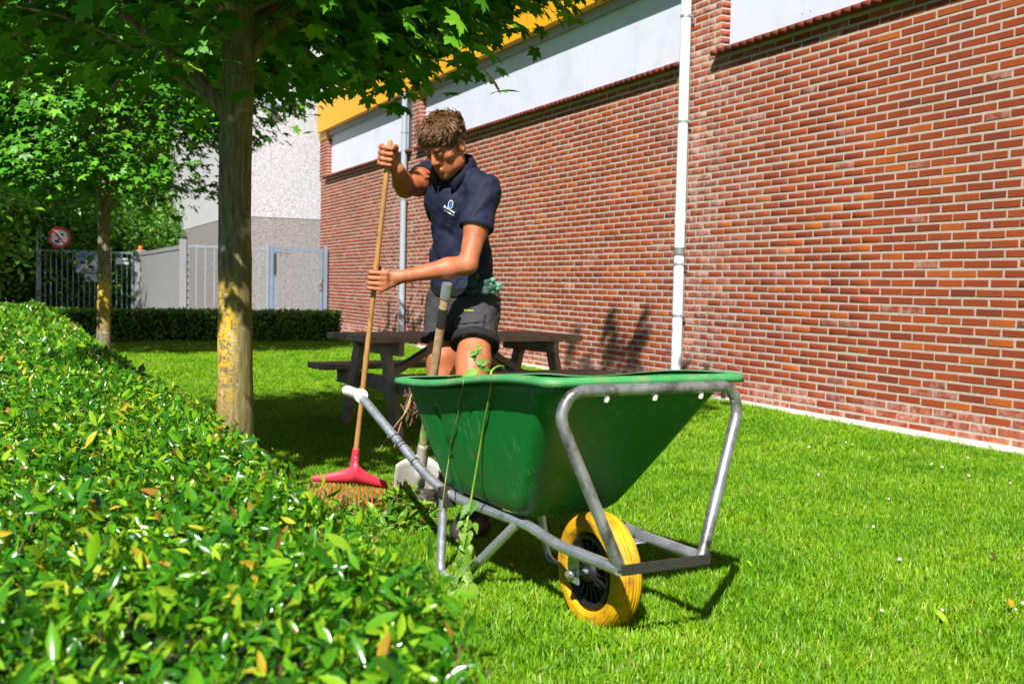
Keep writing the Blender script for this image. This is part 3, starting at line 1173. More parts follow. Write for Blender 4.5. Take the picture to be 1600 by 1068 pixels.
m.box(cS - WD * .0145 + GL * .00 - UPV * .05, (.08, .003, .02), (GL, WD, UPV))
m.box(cS - WD * .0145 - GL * .07 + UPV * .07, (.06, .003, .05), (GL, WD, UPV))
m.build('pictogram', MAT['print_dark'], PS)


def fence_point(pxv, pyv, off):
    s = find_on_line(F2 - WD * off, GL, pxv)
    p = F2 - WD * off + GL * s
    return Vector((p.x, p.y, at(pxv, pyv, p.y).z))


# poster with a large 3 and swimmers' shapes, small panel under it
def rect_board(name, label, x0, y0, x1, y1, mat, off):
    A, Bc = fence_point(x0, y0, off), fence_point(x1, y1, off)
    R = empty(name, (A + Bc) / 2)
    tag(R, label, 'sign')
    c = (A + Bc) / 2
    w = Vector((A.x - Bc.x, A.y - Bc.y, 0)).length
    h = A.z - Bc.z
    m = MB(); m.box(c, (w, .008, h), (GL, WD, UPV)); m.build('board', mat, R)
    return R, c, w, h


R1, c, w, h = rect_board('banner', 'pale blue banner with a number 3 tied to the bar fence', 118, 393, 158, 427, MAT['poster_blue'], .06)
fr = c - WD * .0065
place_text('3', h * .34, MAT['print_dark'], R1, fr + GL * w * .17 + UPV * h * .25, -GL, UPV)
m = MB(); disc(m, fr - WD * .0 + GL * w * .17 + UPV * h * .25, h * .21, .0012, 24, h * .17); m.build('badge_ring', MAT['print_blue'], R1)
for (dx, dz, ww, hh, rot, mat) in ((.1, -.12, .16, .62, .6, 'sign_white'), (-.28, -.05, .2, .8, .75, 'sign_white'), (.33, -.33, .09, .4, .8, 'sign_white'), (-.12, -.2, .2, .2, .3, 'print_dark'), (-.36, .1, .18, .2, 0, 'print_blue'), (.2, -.02, .2, .12, .2, 'print_dark'), (.22, -.3, .07, .3, .8, 'sign_red')):
    m = MB()
    ax = (GL * math.cos(rot) + UPV * math.sin(rot))
    az = (-GL * math.sin(rot) + UPV * math.cos(rot))
    m.lathe([(0, .001), (.35, .001), (.5, 0)], 12, Matrix.Translation(fr + GL * w * dx + UPV * h * dz - WD * (.0008 + .0007 * (dx + 1))) @ Matrix((-ax * w * ww * 1.6, az * h * hh, -WD)).transposed().to_4x4())
    m.build('print', MAT[mat], R1)
R2, c, w, h = rect_board('small_sign', 'small white sign with blue dot hanging below the banner', 133, 428, 152, 440, MAT['sign_white'], .064)
m = MB(); disc(m, c - WD * .006 + GL * w * .24, h * .27, .001, 20); m.build('dot', MAT['print_blue'], R2)
m = MB(); m.bar(c - WD * .006 - GL * w * .05 + UPV * h * .35, c - WD * .006 - GL * w * .38 - UPV * h * .3, .001, .09, WD); m.build('print', MAT['print_dark'], R2)
R3, c, w, h = rect_board('small_sign', 'small white notice with dark print near the drive column', 180, 403, 201, 413, MAT['sign_white'], .06)
m = MB()
for k, (dx, ww) in enumerate(((.33, .03), (.22, .02), (-.02, .10), (-.13, .08), (-.24, .10))):
    m.box(c - WD * .006 + GL * w * dx + UPV * h * .12, (w * ww, .001, h * (.3 if k != 1 else .1)), (GL, WD, UPV))
m.box(c - WD * .006 + GL * w * .05 - UPV * h * .2, (w * .35, .001, h * .06), (GL, WD, UPV))
m.build('print', MAT['print_dark'], R3)

# ---------------------------------------------------------------- hedges
HH = 0.52
EDGE = [(-1.0, 0.35), (1.0, -.10), (1.3, -.045), (1.5, -.05), (1.85, -.14), (2.25, -.33), (2.89, -.62), (3.8, -1.03), (6.35, -2.30), (18.5, -8.1), (25, -11.2)]


def edge_x(y):
    return np.interp(y, [e[0] for e in EDGE], [e[1] for e in EDGE])


HWID = 1.35
nrm3 = np.array([0, 0, 1.0])


def hedge_h(x, y):
    return HH + 0.018 * np.sin(x * 5.1 + y * 2.3) + 0.014 * np.sin(y * 7.7 - x * 3.9) + 0.01 * np.sin(y * 17 + x * 13)


HD = empty('hedge', (-1.2, 2.5, 0))
tag(HD, 'low clipped evergreen hedge running from the foreground along the left', 'hedge')
ys = np.concatenate([np.linspace(0.25, 6, 60), np.linspace(6.3, 18.2, 50)])
sec = [(-1, 0.0), (-1, .3), (-.97, .43), (-.85, .47), (-.5, .475), (0, .475), (.5, .475), (.85, .47), (.96, .42), (1, .3), (1, 0)]
V, F = [], []
for y in ys:
    xr = float(edge_x(y)) - .05
    for (s, z) in sec:
        x = xr - HWID / 2 + s * (HWID / 2 - .04)
        V.append((x + .03 * mnoise.noise((x * 4, y * 4, z * 4)), y, z * (1 + .05 * mnoise.noise((x * 5, y * 5, 3)))))
k = len(sec)
for i in range(len(ys) - 1):
    for j in range(k - 1):
        F.append((i * k + j, i * k + j + 1, (i + 1) * k + j + 1, (i + 1) * k + j))
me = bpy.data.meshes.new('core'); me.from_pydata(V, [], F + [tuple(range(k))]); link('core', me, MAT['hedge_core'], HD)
PP, NN, SS = [], [], []
for (y0, y1, dens, size) in ((0.28, 1.0, 2600, .044), (1.0, 2.6, 9500, .031), (2.6, 5, 7600, .032), (5, 9, 3600, .042), (9, 18.2, 1500, .06)):
    area = (y1 - y0) * (HWID + .25)
    n = int(area * dens)
    y = rng.uniform(y0, y1, n)
    s = rng.uniform(-1.02, 1.16, n)
    xr = edge_x(y)
    x = xr - HWID / 2 + np.minimum(s, 1) * HWID / 2 + rng.normal(0, .012, n)
    z = hedge_h(x, y) - np.abs(rng.normal(0, .036, n)) + (rng.random(n) < .02) * rng.uniform(0, .045, n)
    side = s > 0.97
    z = np.where(side, rng.uniform(.05, HH, n), z)
    z -= np.where(~side, np.clip(np.abs(s) - .88, 0, 1) * .35, 0)
    nv = rnormal(n, .42, .68)
    nv[side, 0] += .9
    nv[:, 1] -= 0.12
    PP.append(np.stack([x, y, z], 1)); NN.append(nv); SS.append(size * np.clip(rng.lognormal(-.06, .34, n), .4, 1.9))
P, N, S = np.concatenate(PP), np.concatenate(NN), np.concatenate(SS)
R = frames(N, rng.uniform(0, 2 * PI, len(P)))
tn = np.clip(rng.beta(1.4, 1.9, len(P)) * .98, 0, .93)
u = rng.random(len(P))
tn = np.where(u < .032, rng.uniform(.95, 1, len(P)), np.where(u < .06, rng.uniform(.84, .95, len(P)), tn))
px, py, dep = project(P)
sc = np.where((px > 0) & (px < 760) & (py > 640) & (py < 1060) & (P[:, 2] > hedge_h(P[:, 0], P[:, 1]) - .012), S / np.maximum(dep, .9), 0)
top = np.argsort(-sc)[:300]
mask = np.ones(len(P), bool); mask[top] = False
near = mask & (P[:, 1] < 5)
far = mask & ~near
tag(link('foliage', scatter_mesh('foliage', OVAL, P[near], R[near], S[near], tn[near]), MAT['hedge_leaf_mass'], HD), kind='stuff')
tag(link('foliage', scatter_mesh('foliage', OVAL_FAR, P[far], R[far], S[far], tn[far]), MAT['hedge_leaf_mass'], HD), kind='stuff')
single_leaves('leaf', OVAL, P[top], R[top], S[top], tn[top], MAT['hedge_leaf'], HD, local=False)
m = MB()
for i in range(1300):
    y = rnd.uniform(.7, 6) if i < 1100 else rnd.uniform(6, 12)
    x = float(edge_x(y)) - rnd.uniform(.02, HWID - .05)
    a = Vector((x, y, .36)); b = a + Vector((rnd.uniform(-.06, .06), rnd.uniform(-.06, .06), rnd.uniform(.1, .178)))
    m.tube([a, b], [.003, .0018], 4, caps=False)
m.build('twig', MAT['twig'], HD)['kind'] = 'stuff'

# back hedge across the end of the lawn
B0 = gnd(532, 534)
HB2 = empty('back_hedge', B0 + GL * 3)
tag(HB2, 'dark low clipped hedge across the far end of the lawn', 'hedge')
BL, BW_, BH = 6.6, .75, .50
m = MB()
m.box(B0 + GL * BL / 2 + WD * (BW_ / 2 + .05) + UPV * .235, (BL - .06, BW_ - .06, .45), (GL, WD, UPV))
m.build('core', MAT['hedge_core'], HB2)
n = 15000
s = rng.uniform(0, BL, n); f = rng.random(n)
wv = np.where(f < .45, np.abs(rng.normal(0, .02, n)), rng.uniform(0, BW_, n))
zz = np.where(f < .45, rng.uniform(.02, BH, n), BH - np.abs(rng.normal(0, .02, n)))
end = f > .93
s = np.where(end, np.abs(rng.normal(0, .02, n)), s); zz = np.where(end, rng.uniform(.02, BH, n), zz)
zz = np.minimum(zz, BH + .02 * np.sin(s * 3) + .012 * np.sin(s * 9.1))
P = np.array(B0)[None] + np.array(GL)[None] * s[:, None] + np.array(WD)[None] * wv[:, None]
P[:, 2] = zz
N = rnormal(n, .35, .55); N[f < .45] += np.array(-WD) * .5
tag(link('foliage', scatter_mesh('foliage', OVAL_FAR, P, frames(N, rng.uniform(0, 6.28, n)), .062 * rng.uniform(.6, 1.3, n), np.clip(rng.beta(2, 2.4, n), 0, .88)), MAT['hedge_leaf_mass'], HB2), kind='stuff')


# ---------------------------------------------------------------- trees
def crown_r(z):
    return np.interp(z, [1.55, 1.9, 2.4, 3.2, 4.2, 5.2, 5.9, 6.5, 7.0], [.7, 1.45, 1.8, 1.92, 1.65, 1.15, .75, .42, .1])


def maple(base, rz, label, hero):
    T = empty('maple_tree', base, rz)
    tag(T, label, 'tree', 'young maples planted along the hedge')
    return T


tr_base = at(366, 600, 5.0); tr_base.z = 0
T1 = maple(tr_base, 0, 'lichen-covered maple standing beside the hedge with dark overhanging crown', True)
# trunk with slight flare and lean, limbs
m = MB()
tp = [(0, 0, -.05), (0, 0, .05), (.004, 0, .4), (.0, .005, .9), (-.004, 0, 1.4), (.004, 0, 1.9), (.01, .01, 2.3), (.0, .02, 3.0), (.02, 0, 4.2), (0, 0, 5.4), (.02, 0, 7.7)]
tr = [.115, .098, .085, .077, .074, .074, .066, .055, .038, .022, .008]
cp = curve(tp, 5)
rr = [float(np.interp(q.z, [p[2] for p in tp], tr)) * (1 + .04 * mnoise.noise((q.z * 6, 1, 2))) for q in cp]
m.tube(cp, rr, 20)
trunk = m.build('trunk', MAT['bark'], T1, local=True, smooth=True)
clumps = []
k = 0


def shades_trunk(wc):
    """the crown sits high enough on the sunny side for the sun to reach the lower trunk"""
    return any(((wc + LDIR * ((wc.z - zz) / -LDIR.z)).xy - tr_base.xy).length < .36 for zz in (.3, .5, .7, .88) if wc.z > zz)


def shades_wall(wc):
    k_ = (wc - W0).dot(WNn) / -LDIR.dot(WNn)
    h_ = wc + LDIR * k_
    return h_.z > -.1


def shades_hedge(wc):
    q = wc + LDIR * ((wc.z - .5) / -LDIR.z)
    return q.x < edge_x(q.y) + .12


# side limbs on the wall side carry the crown further out over the lawn
ext = 0
BXS, BYS = [440, 520, 595, 680, 765, 825, 885, 915], [95, 160, 155, 75, 30, 0, -45, -400]
cnt_ = 0
while cnt_ < 95:                  # clumps added above the view to shade the leaves that show
    wc = Vector((rng.uniform(-2.9, -1.4), rng.uniform(2.9, 4.7), rng.uniform(2.5, 4.6)))
    if shades_trunk(wc) or shades_hedge(wc) or wc.z < 1.45 + .29 * wc.y + .2: continue
    clumps.append(tuple(wc - tr_base))
    cnt_ += 1
while ext < 150:
    X_, Y_ = rng.uniform(-.95, .62), rng.uniform(5.0, 6.7)
    pxx = 800 + FPX * X_ / Y_
    yb = np.interp(pxx, BXS, BYS)
    zb_ = 1 + (446 - yb) / FPX * Y_
    z = zb_ + .12 + abs(rng.normal(0, .7))
    if z > 4.6 or shades_wall(Vector((X_, Y_, z))): continue
    clumps.append((X_ - tr_base.x, Y_ - tr_base.y, z))
    ext += 1
while len(clumps) < 600:
    z = rng.uniform(1.65, 6.7)
    R_ = float(crown_r(z))
    if rng.random() > (R_ / 1.92) ** 1.6 + .12: continue
    rf = rng.random() ** .42
    a = rng.uniform(0, 2 * PI)
    x, y = R_ * rf * math.cos(a) , R_ * rf * math.sin(a)
    zb = 1.84 + .55 * (rf * R_ / 1.9) ** 2
    if z < zb: continue
    if 0.05 < x < .55 and -.9 < y < .2 and z < 2.12: continue     # gap in the crown right of the trunk
    wc = Vector((x, y, z)) + tr_base
    if any(((wc + LDIR * ((wc.z - zz) / -LDIR.z)).xy - Vector((-.28, 4.68))).length < (.72 if zz > 1.2 else .6) for zz in (.5, .8, 1.1, 1.35, 1.6, 1.75)): continue   # crown shaped by leaving out clumps that would shade the person
    if shades_wall(wc): continue
    if wc.x > -.7 and wc.z < 4 and wc.z < 1.1 + (446 - np.interp(800 + FPX * wc.x / wc.y, BXS, BYS)) / FPX * wc.y: continue
    if shades_trunk(wc) or (z > 2.6 and shades_hedge(wc)): continue
    clumps.append((x, y, z))
    k += 1
# leading shoots at the top of the crown; their shadow reaches the foot of the wall
shoots = []
for (qx, qy) in ((893, 532), (893, 548), (892, 566), (900, 582), (915, 572), (915, 590), (949, 508), (951, 524), (952, 540), (950, 558), (945, 575), (960, 590), (938, 592), (1002, 509), (1000, 524), (996, 540), (990, 556), (985, 572), (975, 585), (968, 562), (990, 592)):
    t_, z_ = wall_t(qx, qy)
    Pw = wp(t_, z_)
    sh_ = Pw - LDIR * ((Pw.y - tr_base.y - .1) / LDIR.y)
    shoots.append(tuple(sh_ - tr_base))
order = rng.permutation(len(clumps))[:60]
for i in order:
    x, y, z = clumps[i]
    zr = max(1.75 + .9 * rng.random() * (z > 2.4), min(6.2, z - .35 - .45 * math.hypot(x, y)))
    b = Vector((0, 0, zr)); e = Vector((x, y, z))
    mid = b.lerp(e, .5) + Vector((0, 0, .10 + .1 * rng.random()))
    L = (e - b).length
    r0 = min(.022, .007 + .007 * L)
    pts = curve([b, mid, e], 4)
    m = MB(); m.tube(pts, [r0 * (1 - .85 * q / (len(pts) - 1)) for q in range(len(pts))], 7)
    m.build('branch', MAT['bark'], T1, local=True, smooth=True)
# two heavy lower limbs that show
for (e, z0, r) in (((-1.0, -.3, 2.55), 1.72, .042), ((.95, .2, 2.9), 1.95, .038), ((-.25, -.8, 3.4), 2.15, .036), ((.35, .7, 3.6), 2.3, .034)):
    b = Vector((0, 0, z0)); e = Vector(e)
    pts = curve([b, b.lerp(e, .3) + Vector((0, 0, .06)), e], 5)
    m = MB(); m.tube(pts, [r * (1 - .75 * q / (len(pts) - 1)) for q in range(len(pts))], 9)
    m.build('branch', MAT['bark'], T1, local=True, smooth=True)
C = np.array(clumps)
per = 28
P = np.repeat(C, per, 0) + rng.normal(size=(len(C) * per, 3)) * np.array([.2, .2, .09])
P = np.concatenate([P, np.repeat(np.array(shoots), 12, 0) + rng.normal(size=(len(shoots) * 12, 3)) * .055])
n = len(P)
out = P.copy(); out[:, 2] = 0
out /= (np.linalg.norm(out, axis=1, keepdims=True) + .2)
N = rnormal(n, .85, .33) + out * .45
# leaf heading: tips point outwards and hang
hd = np.arctan2(out[:, 1], out[:, 0]) + rng.normal(0, .9, n)
Nn = N / np.linalg.norm(N, axis=1, keepdims=True)
X = np.stack([np.cos(hd), np.sin(hd), np.zeros(n)], 1)
X -= Nn * (X * Nn).sum(1, keepdims=True); X /= np.linalg.norm(X, axis=1, keepdims=True)
Rm = np.stack([X, np.cross(Nn, X), Nn], 2)
S = rng.uniform(.062, .112, n)
tn = np.clip(rng.normal(.45, .2, n), 0, 1)
px, py, dep = project(P + np.array(tr_base))
sc = np.where((px > -10) & (px < 1000) & (py > -10) & (py < 330) & (dep > 0), S / dep, 0)
# leaves low in the crown are the ones that show
sc *= np.where(P[:, 2] < 2.3, 1, .5)
top = np.argsort(-sc)[:300]
mask = np.ones(n, bool); mask[top] = False
crown_me = scatter_mesh('crown', MAPLE, P[mask], Rm[mask], S[mask], tn[mask])
cr = link('crown', crown_me, MAT['maple_leaf_mass'], T1, local=True, smooth=False)
tag(cr, kind='stuff')
single_leaves('leaf', MAPLE, P[top], Rm[top], S[top], tn[top], MAT['maple_leaf'], T1)
full_me = scatter_mesh('crown', MAPLE_FAR, P, Rm, S, tn)
full_me.materials.append(MAT['maple_leaf_mass'])
t2 = at(162, 533, 13.8); t2.z = 0
T2 = maple(t2, 2.2, 'slim sunlit maple at the far end of the hedge', False)
for ch in [c for c in T1.children if c.name.startswith(('trunk', 'branch'))]:
    c2 = ch.copy(); COL.objects.link(c2); c2.parent = T2
o = bpy.data.objects.new('crown', full_me); COL.objects.link(o); o.parent = T2; tag(o, kind='stuff')


# broad dense trees behind the fence
def dense_tree(name, h, r, n, size, zlow, seed):
    g = np.random.default_rng(seed)
    nc = 150
    cz = g.uniform(zlow, h, nc)
    cr_ = r * np.sqrt(np.clip(1 - ((cz - (zlow + h) / 2) / ((h - zlow) / 2 + .3)) ** 2, .05, 1))
    a = g.uniform(0, 6.28, nc); f = g.random(nc) ** .35
    C = np.stack([cr_ * f * np.cos(a), cr_ * f * np.sin(a), cz], 1)
    per = n // nc
    P = np.repeat(C, per, 0) + g.normal(size=(nc * per, 3)) * np.array([.42, .42, .3])
    k = len(P)
    N = g.normal(size=(k, 3)) * .5; N[:, 2] += .6
    o = P.copy(); o[:, 2] = 0
    N += o / (np.linalg.norm(o, axis=1, keepdims=True) + .3) * .4
    return scatter_mesh('crown', OVAL_FAR, P, frames(N, g.uniform(0, 6.28, k)), size * g.uniform(.6, 1.3, k), np.clip(g.normal(.5, .22, k), 0, 1))


dm = [dense_tree('a', 8.5, 2.6, 17000, .22, .3, 3), dense_tree('b', 9.5, 3.0, 15000, .27, .3, 5), dense_tree('c', 3.0, 1.5, 7500, .17, .0, 9)]
for d in dm: d.materials.append(MAT['tree_leaf_mass'])
spots = [(-13.1, 23.4, 0, .95, 'bright leafy tree at the left edge beside the fence corner'),
         (-14.6, 28.6, 1, .95, 'large leafy tree rising at far left behind the round sign'),
         (-13.4, 31.5, 0, 1.0, 'dark leafy tree behind the left bar fence'),
         (-11.3, 37.0, 1, .9, 'dark leafy tree standing furthest back beside the concrete building'),
         (-17.0, 38.0, 0, 1.1, 'leafy tree in the deep background left of the other trees'),
         (-12.3, 32.6, 1, 1.0, 'tall leafy tree behind the pale blue banner and fence')]
for i, (x, y, kx, s, lab) in enumerate(spots):
    Tn = empty('broadleaf_tree', (x, y, 0), i * 1.3)
    Tn.scale = (s, s, s)
    tag(Tn, lab, 'tree', 'trees around the bar fence')
    m = MB(); m.tube([(0, 0, -.1), (0.05, 0, 2), (0, .05, 5), (0, 0, 7.5)], [.2, .16, .11, .03], 10)
    for q in range(9):
        a = q * 2.4; zq = 1.6 + q * .55
        m.tube([(0, 0, zq), (math.cos(a) * .9, math.sin(a) * .9, zq + .6), (math.cos(a) * 1.9, math.sin(a) * 1.9, zq + 1.0)], [.06, .04, .012], 6)
    m.build('trunk', MAT['bark'], Tn, local=True, smooth=True)
    o = bpy.data.objects.new('crown', dm[kx]); COL.objects.link(o); o.parent = Tn; tag(o, kind='stuff')
for i, (x, y, s, lab) in enumerate(((-9.9, 30.6, .95, 'dark shrub behind the fence next to the gate drive column'), (-11.3, 29.2, 1.0, 'dark shrub behind the fence under the pale blue banner'),
                                    (-12.7, 28.6, 1.0, 'dark shrub behind the fence under the round sign'), (-14.3, 27.8, 1.1, 'dark shrub behind the fence at the left picture edge'),
                                    (-10.6, 33.5, 1.3, 'tall shrub far behind the sliding gate by the concrete building'))):  # the tall shrub is added; its dark leaves replace the wall's shade
    Tn = empty('shrub', (x, y, 0), i * 2.1)
    Tn.scale = (s, s, s)
    tag(Tn, lab, 'shrub', 'shrubs behind the bar fence')
    m = MB()
    for q in range(6):
        a = q * 1.05
        m.tube([(0, 0, -.05), (math.cos(a) * .3, math.sin(a) * .3, .8), (math.cos(a) * .7, math.sin(a) * .7, 1.8)], [.04, .03, .01], 6)
    m.build('stems', MAT['twig'], Tn, local=True)
    o = bpy.data.objects.new('crown', dm[2]); COL.objects.link(o); o.parent = Tn; tag(o, kind='stuff')

# ---------------------------------------------------------------- grass
pc = bpy.data.collections.new('grass_tufts')
GT = []
for v in range(6):
    V, F, T = [], [], []
    g = random.Random(100 + v)
    for b in range(15):
        a = g.uniform(0, 6.28); r = g.uniform(0, .028)
        x0, y0 = r * math.cos(a), r * math.sin(a)
        h = g.uniform(.018, .042); w = g.uniform(.0013, .0024)
        ha = g.uniform(0, 6.28); lean = g.uniform(.1, .9) * h
        dx, dy = math.cos(ha), math.sin(ha)
        pxv, pyv = -dy * w, dx * w
        k = len(V)
        for (t, ww) in ((0, 1), (.5, .9), (1, 0.12)):
            cx, cy, cz = x0 + dx * lean * t * t, y0 + dy * lean * t * t, h * t * (1 - .12 * t)
            V += [(cx - pxv * ww, cy - pyv * ww, cz - .004), (cx + pxv * ww, cy + pyv * ww, cz - .004)]
        F += [(k, k + 1, k + 3, k + 2), (k + 2, k + 3, k + 5, k + 4)]
        tv = min(1, max(0, g.gauss(.5, .2)))
        if g.random() < .035: tv = 1.0
        T += [tv] * 6
    me = mesh_np('grass_tuft', V, F, T)
    me.materials.append(MAT['grass_blade'])
    o = bpy.data.objects.new('grass_tuft', me)
    pc.objects.link(o)


def gn_scatter(name, P, rotz, tilt, scale, idx):
    me = bpy.data.meshes.new(name)
    me.vertices.add(len(P)); me.vertices.foreach_set('co', P.astype(np.float32).ravel())
    for nm, typ, arr in (('rot', 'FLOAT_VECTOR', np.stack([tilt[:, 0], tilt[:, 1], rotz], 1)), ('scl', 'FLOAT_VECTOR', scale)):
        a = me.attributes.new(nm, typ, 'POINT'); a.data.foreach_set('vector', arr.astype(np.float32).ravel())
    a = me.attributes.new('idx', 'INT', 'POINT'); a.data.foreach_set('value', idx.astype(np.int32))
    o = bpy.data.objects.new(name, me); COL.objects.link(o)
    ng = bpy.data.node_groups.new(name, 'GeometryNodeTree')
    ng.interface.new_socket('Geometry', in_out='INPUT', socket_type='NodeSocketGeometry')
    ng.interface.new_socket('Geometry', in_out='OUTPUT', socket_type='NodeSocketGeometry')
    gi, go = ng.nodes.new('NodeGroupInput'), ng.nodes.new('NodeGroupOutput')
    ci = ng.nodes.new('GeometryNodeCollectionInfo')
    ci.inputs['Collection'].default_value = pc
    ci.inputs['Separate Children'].default_value = True
    ci.inputs['Reset Children'].default_value = True
    ip = ng.nodes.new('GeometryNodeInstanceOnPoints')
    ip.inputs['Pick Instance'].default_value = True
    L = ng.links.new
    L(gi.outputs[0], ip.inputs['Points']); L(ci.outputs[0], ip.inputs['Instance'])
    for nm, dt, sock in (('rot', 'FLOAT_VECTOR', 'Rotation'), ('scl', 'FLOAT_VECTOR', 'Scale'), ('idx', 'INT', 'Instance Index')):
        na = ng.nodes.new('GeometryNodeInputNamedAttribute'); na.data_type = dt
        na.inputs[0].default_value = nm
        L(na.outputs['Attribute'], ip.inputs[sock])
    L(ip.outputs[0], go.inputs[0])
    md = o.modifiers.new('scatter', 'NODES'); md.node_group = ng
    return o


PP, SSc = [], []
for (y0, y1, dens, sc_) in ((1.2, 2.6, 3200, 1.18), (2.6, 4.2, 3000, 1.08), (4.2, 6.5, 2200, 1.1), (6.5, 10, 1150, 1.35), (10, 18.4, 520, 1.9)):
    x0, x1 = float(edge_x(y1)) - .2, .56 * y1 + .8
    n = int((x1 - x0) * (y1 - y0) * dens)
    x = rng.uniform(x0, x1, n); y = rng.uniform(y0, y1, n)
    wd = (np.stack([x, y], 1) - np.array(W0)[:2]) @ np.array(WNn)[:2]
    ok = (x > edge_x(y) - .06) & (wd > .205 + .02 * np.sin(x * 9) + rng.normal(0, .02, n)) & (x < .52 * y + .7)
    bd = (np.stack([x, y], 1) - np.array(B0)[:2]) @ np.array(WD)[:2]
    ok &= bd < .04
    PP.append(np.stack([x[ok], y[ok], np.zeros(ok.sum())], 1))
    # patches of longer and shorter turf
    q = 1 + .22 * np.sin(x[ok] * 3.1 + 1.3 * np.sin(y[ok] * 2.2)) * np.sin(y[ok] * 2.7 + x[ok])
    s1 = sc_ * q * rng.uniform(.7, 1.25, ok.sum())
    SSc.append(np.stack([s1, s1, s1 / (sc_ ** .75) * (1.15 if y1 < 3 else 1)], 1))
P = np.concatenate(PP); S = np.concatenate(SSc); n = len(P)
print('grass tufts', n)
gr = gn_scatter('grass', P, rng.uniform(0, 6.28, n), rng.normal(0, .12, (n, 2)), S, rng.integers(0, 6, n))
tag(gr, 'short bright green lawn grass', 'grass', kind='stuff')

# ================================================================== OBJECTS
# ---------------------------------------------------------------- picnic table
TD, TE = Vector((.84, .54, 0)).normalized(), Vector((.54, -.84, 0)).normalized()
TL = 1.66
tend = Vector((-1.08, 7.10, 0))
TC = tend + TD * TL / 2
PT = empty('picnic_table', TC)
tag(PT, 'weathered brown wooden picnic table with attached benches behind the person', 'table')
ZT, ZBn = .66, .428


def tb(al, ac, z):
    return TC + TD * al + TE * ac + UPV * z


for k in range(5):
    ac = (k - 2) * .145
    m = MB(); m.box(tb(rnd.uniform(-.006, .006), ac, ZT - .02), (TL, .137, .04), (TD, TE, UPV)); m.build('plank', MAT['table_wood'], PT, bevel=.005)
for sd in (-1, 1):
    for k in range(2):
        m = MB(); m.box(tb(rnd.uniform(-.006, .006), sd * (.51 + k * .145), ZBn - .02), (TL, .137, .04), (TD, TE, UPV)); m.build('bench_plank', MAT['table_wood'], PT, bevel=.005)
for al in (-.66, .66):
    sg = 1 if al > 0 else -1
    for sd in (-1, 1):
        m = MB()
        m.bar(tb(al, sd * .42, -.03), tb(al, sd * .2, ZT - .075), .045, .095, TE); m.build('leg', MAT['table_wood'], PT, bevel=.004)
    m = MB(); m.bar(tb(al - sg * .048, -.64, ZBn - .092), tb(al - sg * .048, .64, ZBn - .092), .045, .10); m.build('bench_beam', MAT['table_wood'], PT, bevel=.004)
    m = MB(); m.bar(tb(al - sg * .048, -.34, ZT - .085), tb(al - sg * .048, .34, ZT - .085), .045, .085); m.build('top_beam', MAT['table_wood'], PT, bevel=.004)
    m = MB(); m.bar(tb(al - sg * .075, 0.0, ZBn - .08), tb(sg * .14, 0, ZT - .06), .045, .07, TE); m.build('brace', MAT['table_wood'], PT, bevel=.004)
# backpack on the far bench
bp = tb(.42, -.55, ZBn)
BPK = empty('backpack', bp)
tag(BPK, 'dark navy backpack on the far bench of the picnic table', 'backpack')
me = bpy.data.meshes.new('bag')
bm = bmesh.new(); bmesh.ops.create_cube(bm, size=1); bmesh.ops.subdivide_edges(bm, edges=bm.edges[:], cuts=4, use_grid_fill=True)
for v in bm.verts:
    q = v.co.copy(); L_ = max(abs(q.x), abs(q.y), abs(q.z))
    sph = q.normalized() * .56
    q = q.lerp(sph, .45)
    q.z += .05 * mnoise.noise(q * 4)
    v.co = bp + TD * q.x * .34 + TE * q.y * .22 + UPV * (.17 + q.z * .34)
bm.to_mesh(me); bm.free()
link('bag', me, MAT['black_cloth'], BPK)
m = MB(); m.tube(curve([bp + TD * -.16 + UPV * .2, bp + TD * -.22 + UPV * .1, bp - TD * .2 - UPV * .1, bp - TD * .21 - UPV * .26], 4), .008, 6); m.build('strap', MAT['black_cloth'], BPK)
m = MB(); m.tube(curve([bp + TD * -.08 + TE * .1 + UPV * .2, bp + TD * -.1 + TE * .13 + UPV * .05, bp - TD * .09 + TE * .12 - UPV * .12, bp - TD * .1 + TE * .12 - UPV * .28], 4), .008, 6); m.build('strap', MAT['black_cloth'], BPK)
m = MB(); m.tube(curve([bp + TD * .05 + UPV * .33, bp + TD * .0 + UPV * .38, bp - TD * .06 + UPV * .33], 5), .01, 6); m.build('carry_loop', MAT['black_cloth'], BPK)

# ---------------------------------------------------------------- wheelbarrow (local x forward, y to its left, z up)
WBP = gnd(940, 975)
WB = empty('wheelbarrow', WBP, math.atan2(-.875, .485))
tag(WB, 'green plastic wheelbarrow with galvanised tube frame and yellow tyre', 'wheelbarrow')
RW = .174
# wheel
wheel = empty('wheel', (0, -.016, 0)); wheel.parent = WB; WM[wheel.name] = WM[WB.name]
axis = Matrix.Translation((0, 0, RW - .008)) @ Matrix.Rotation(PI / 2, 4, 'X')
prof = []
hw = .047
for k in range(97):
    a = -PI * .86 + k / 96 * PI * 1.72           # around the tyre section, tread at 0
    x, y = math.cos(a), math.sin(a)
    rad = (RW - .030) + (.030 if x > 0 else .034) * (abs(x) ** .75) * (1 if x > 0 else -1)
    hy = hw * (abs(y) ** .8) * (1 if y > 0 else -1)
    if abs(hy) < .034:
        g_ = (abs(hy) / .034 * 3.5) % 1.0
        if g_ > .72: rad -= .0042
    elif x > 0 and .40 < x < .50: rad -= .002
    if x < 0 and -.35 < x < -.2: hy *= 1.03
    prof.append((rad, hy))
m = MB(); m.lathe(prof, 72, axis); m.build('tyre', MAT['tyre_yellow'], wheel, local=True, smooth=True)
m = MB()
m.lathe([(.112, .036), (.106, .042), (.098, .040), (.092, .022), (.05, .014), (.034, .016), (.03, .04), (.0, .042)], 48, axis)
m.lathe([(.112, -.036), (.106, -.042), (.098, -.040), (.092, -.022), (.05, -.014), (.034, -.016), (.03, -.04), (.0, -.042)], 48, axis)
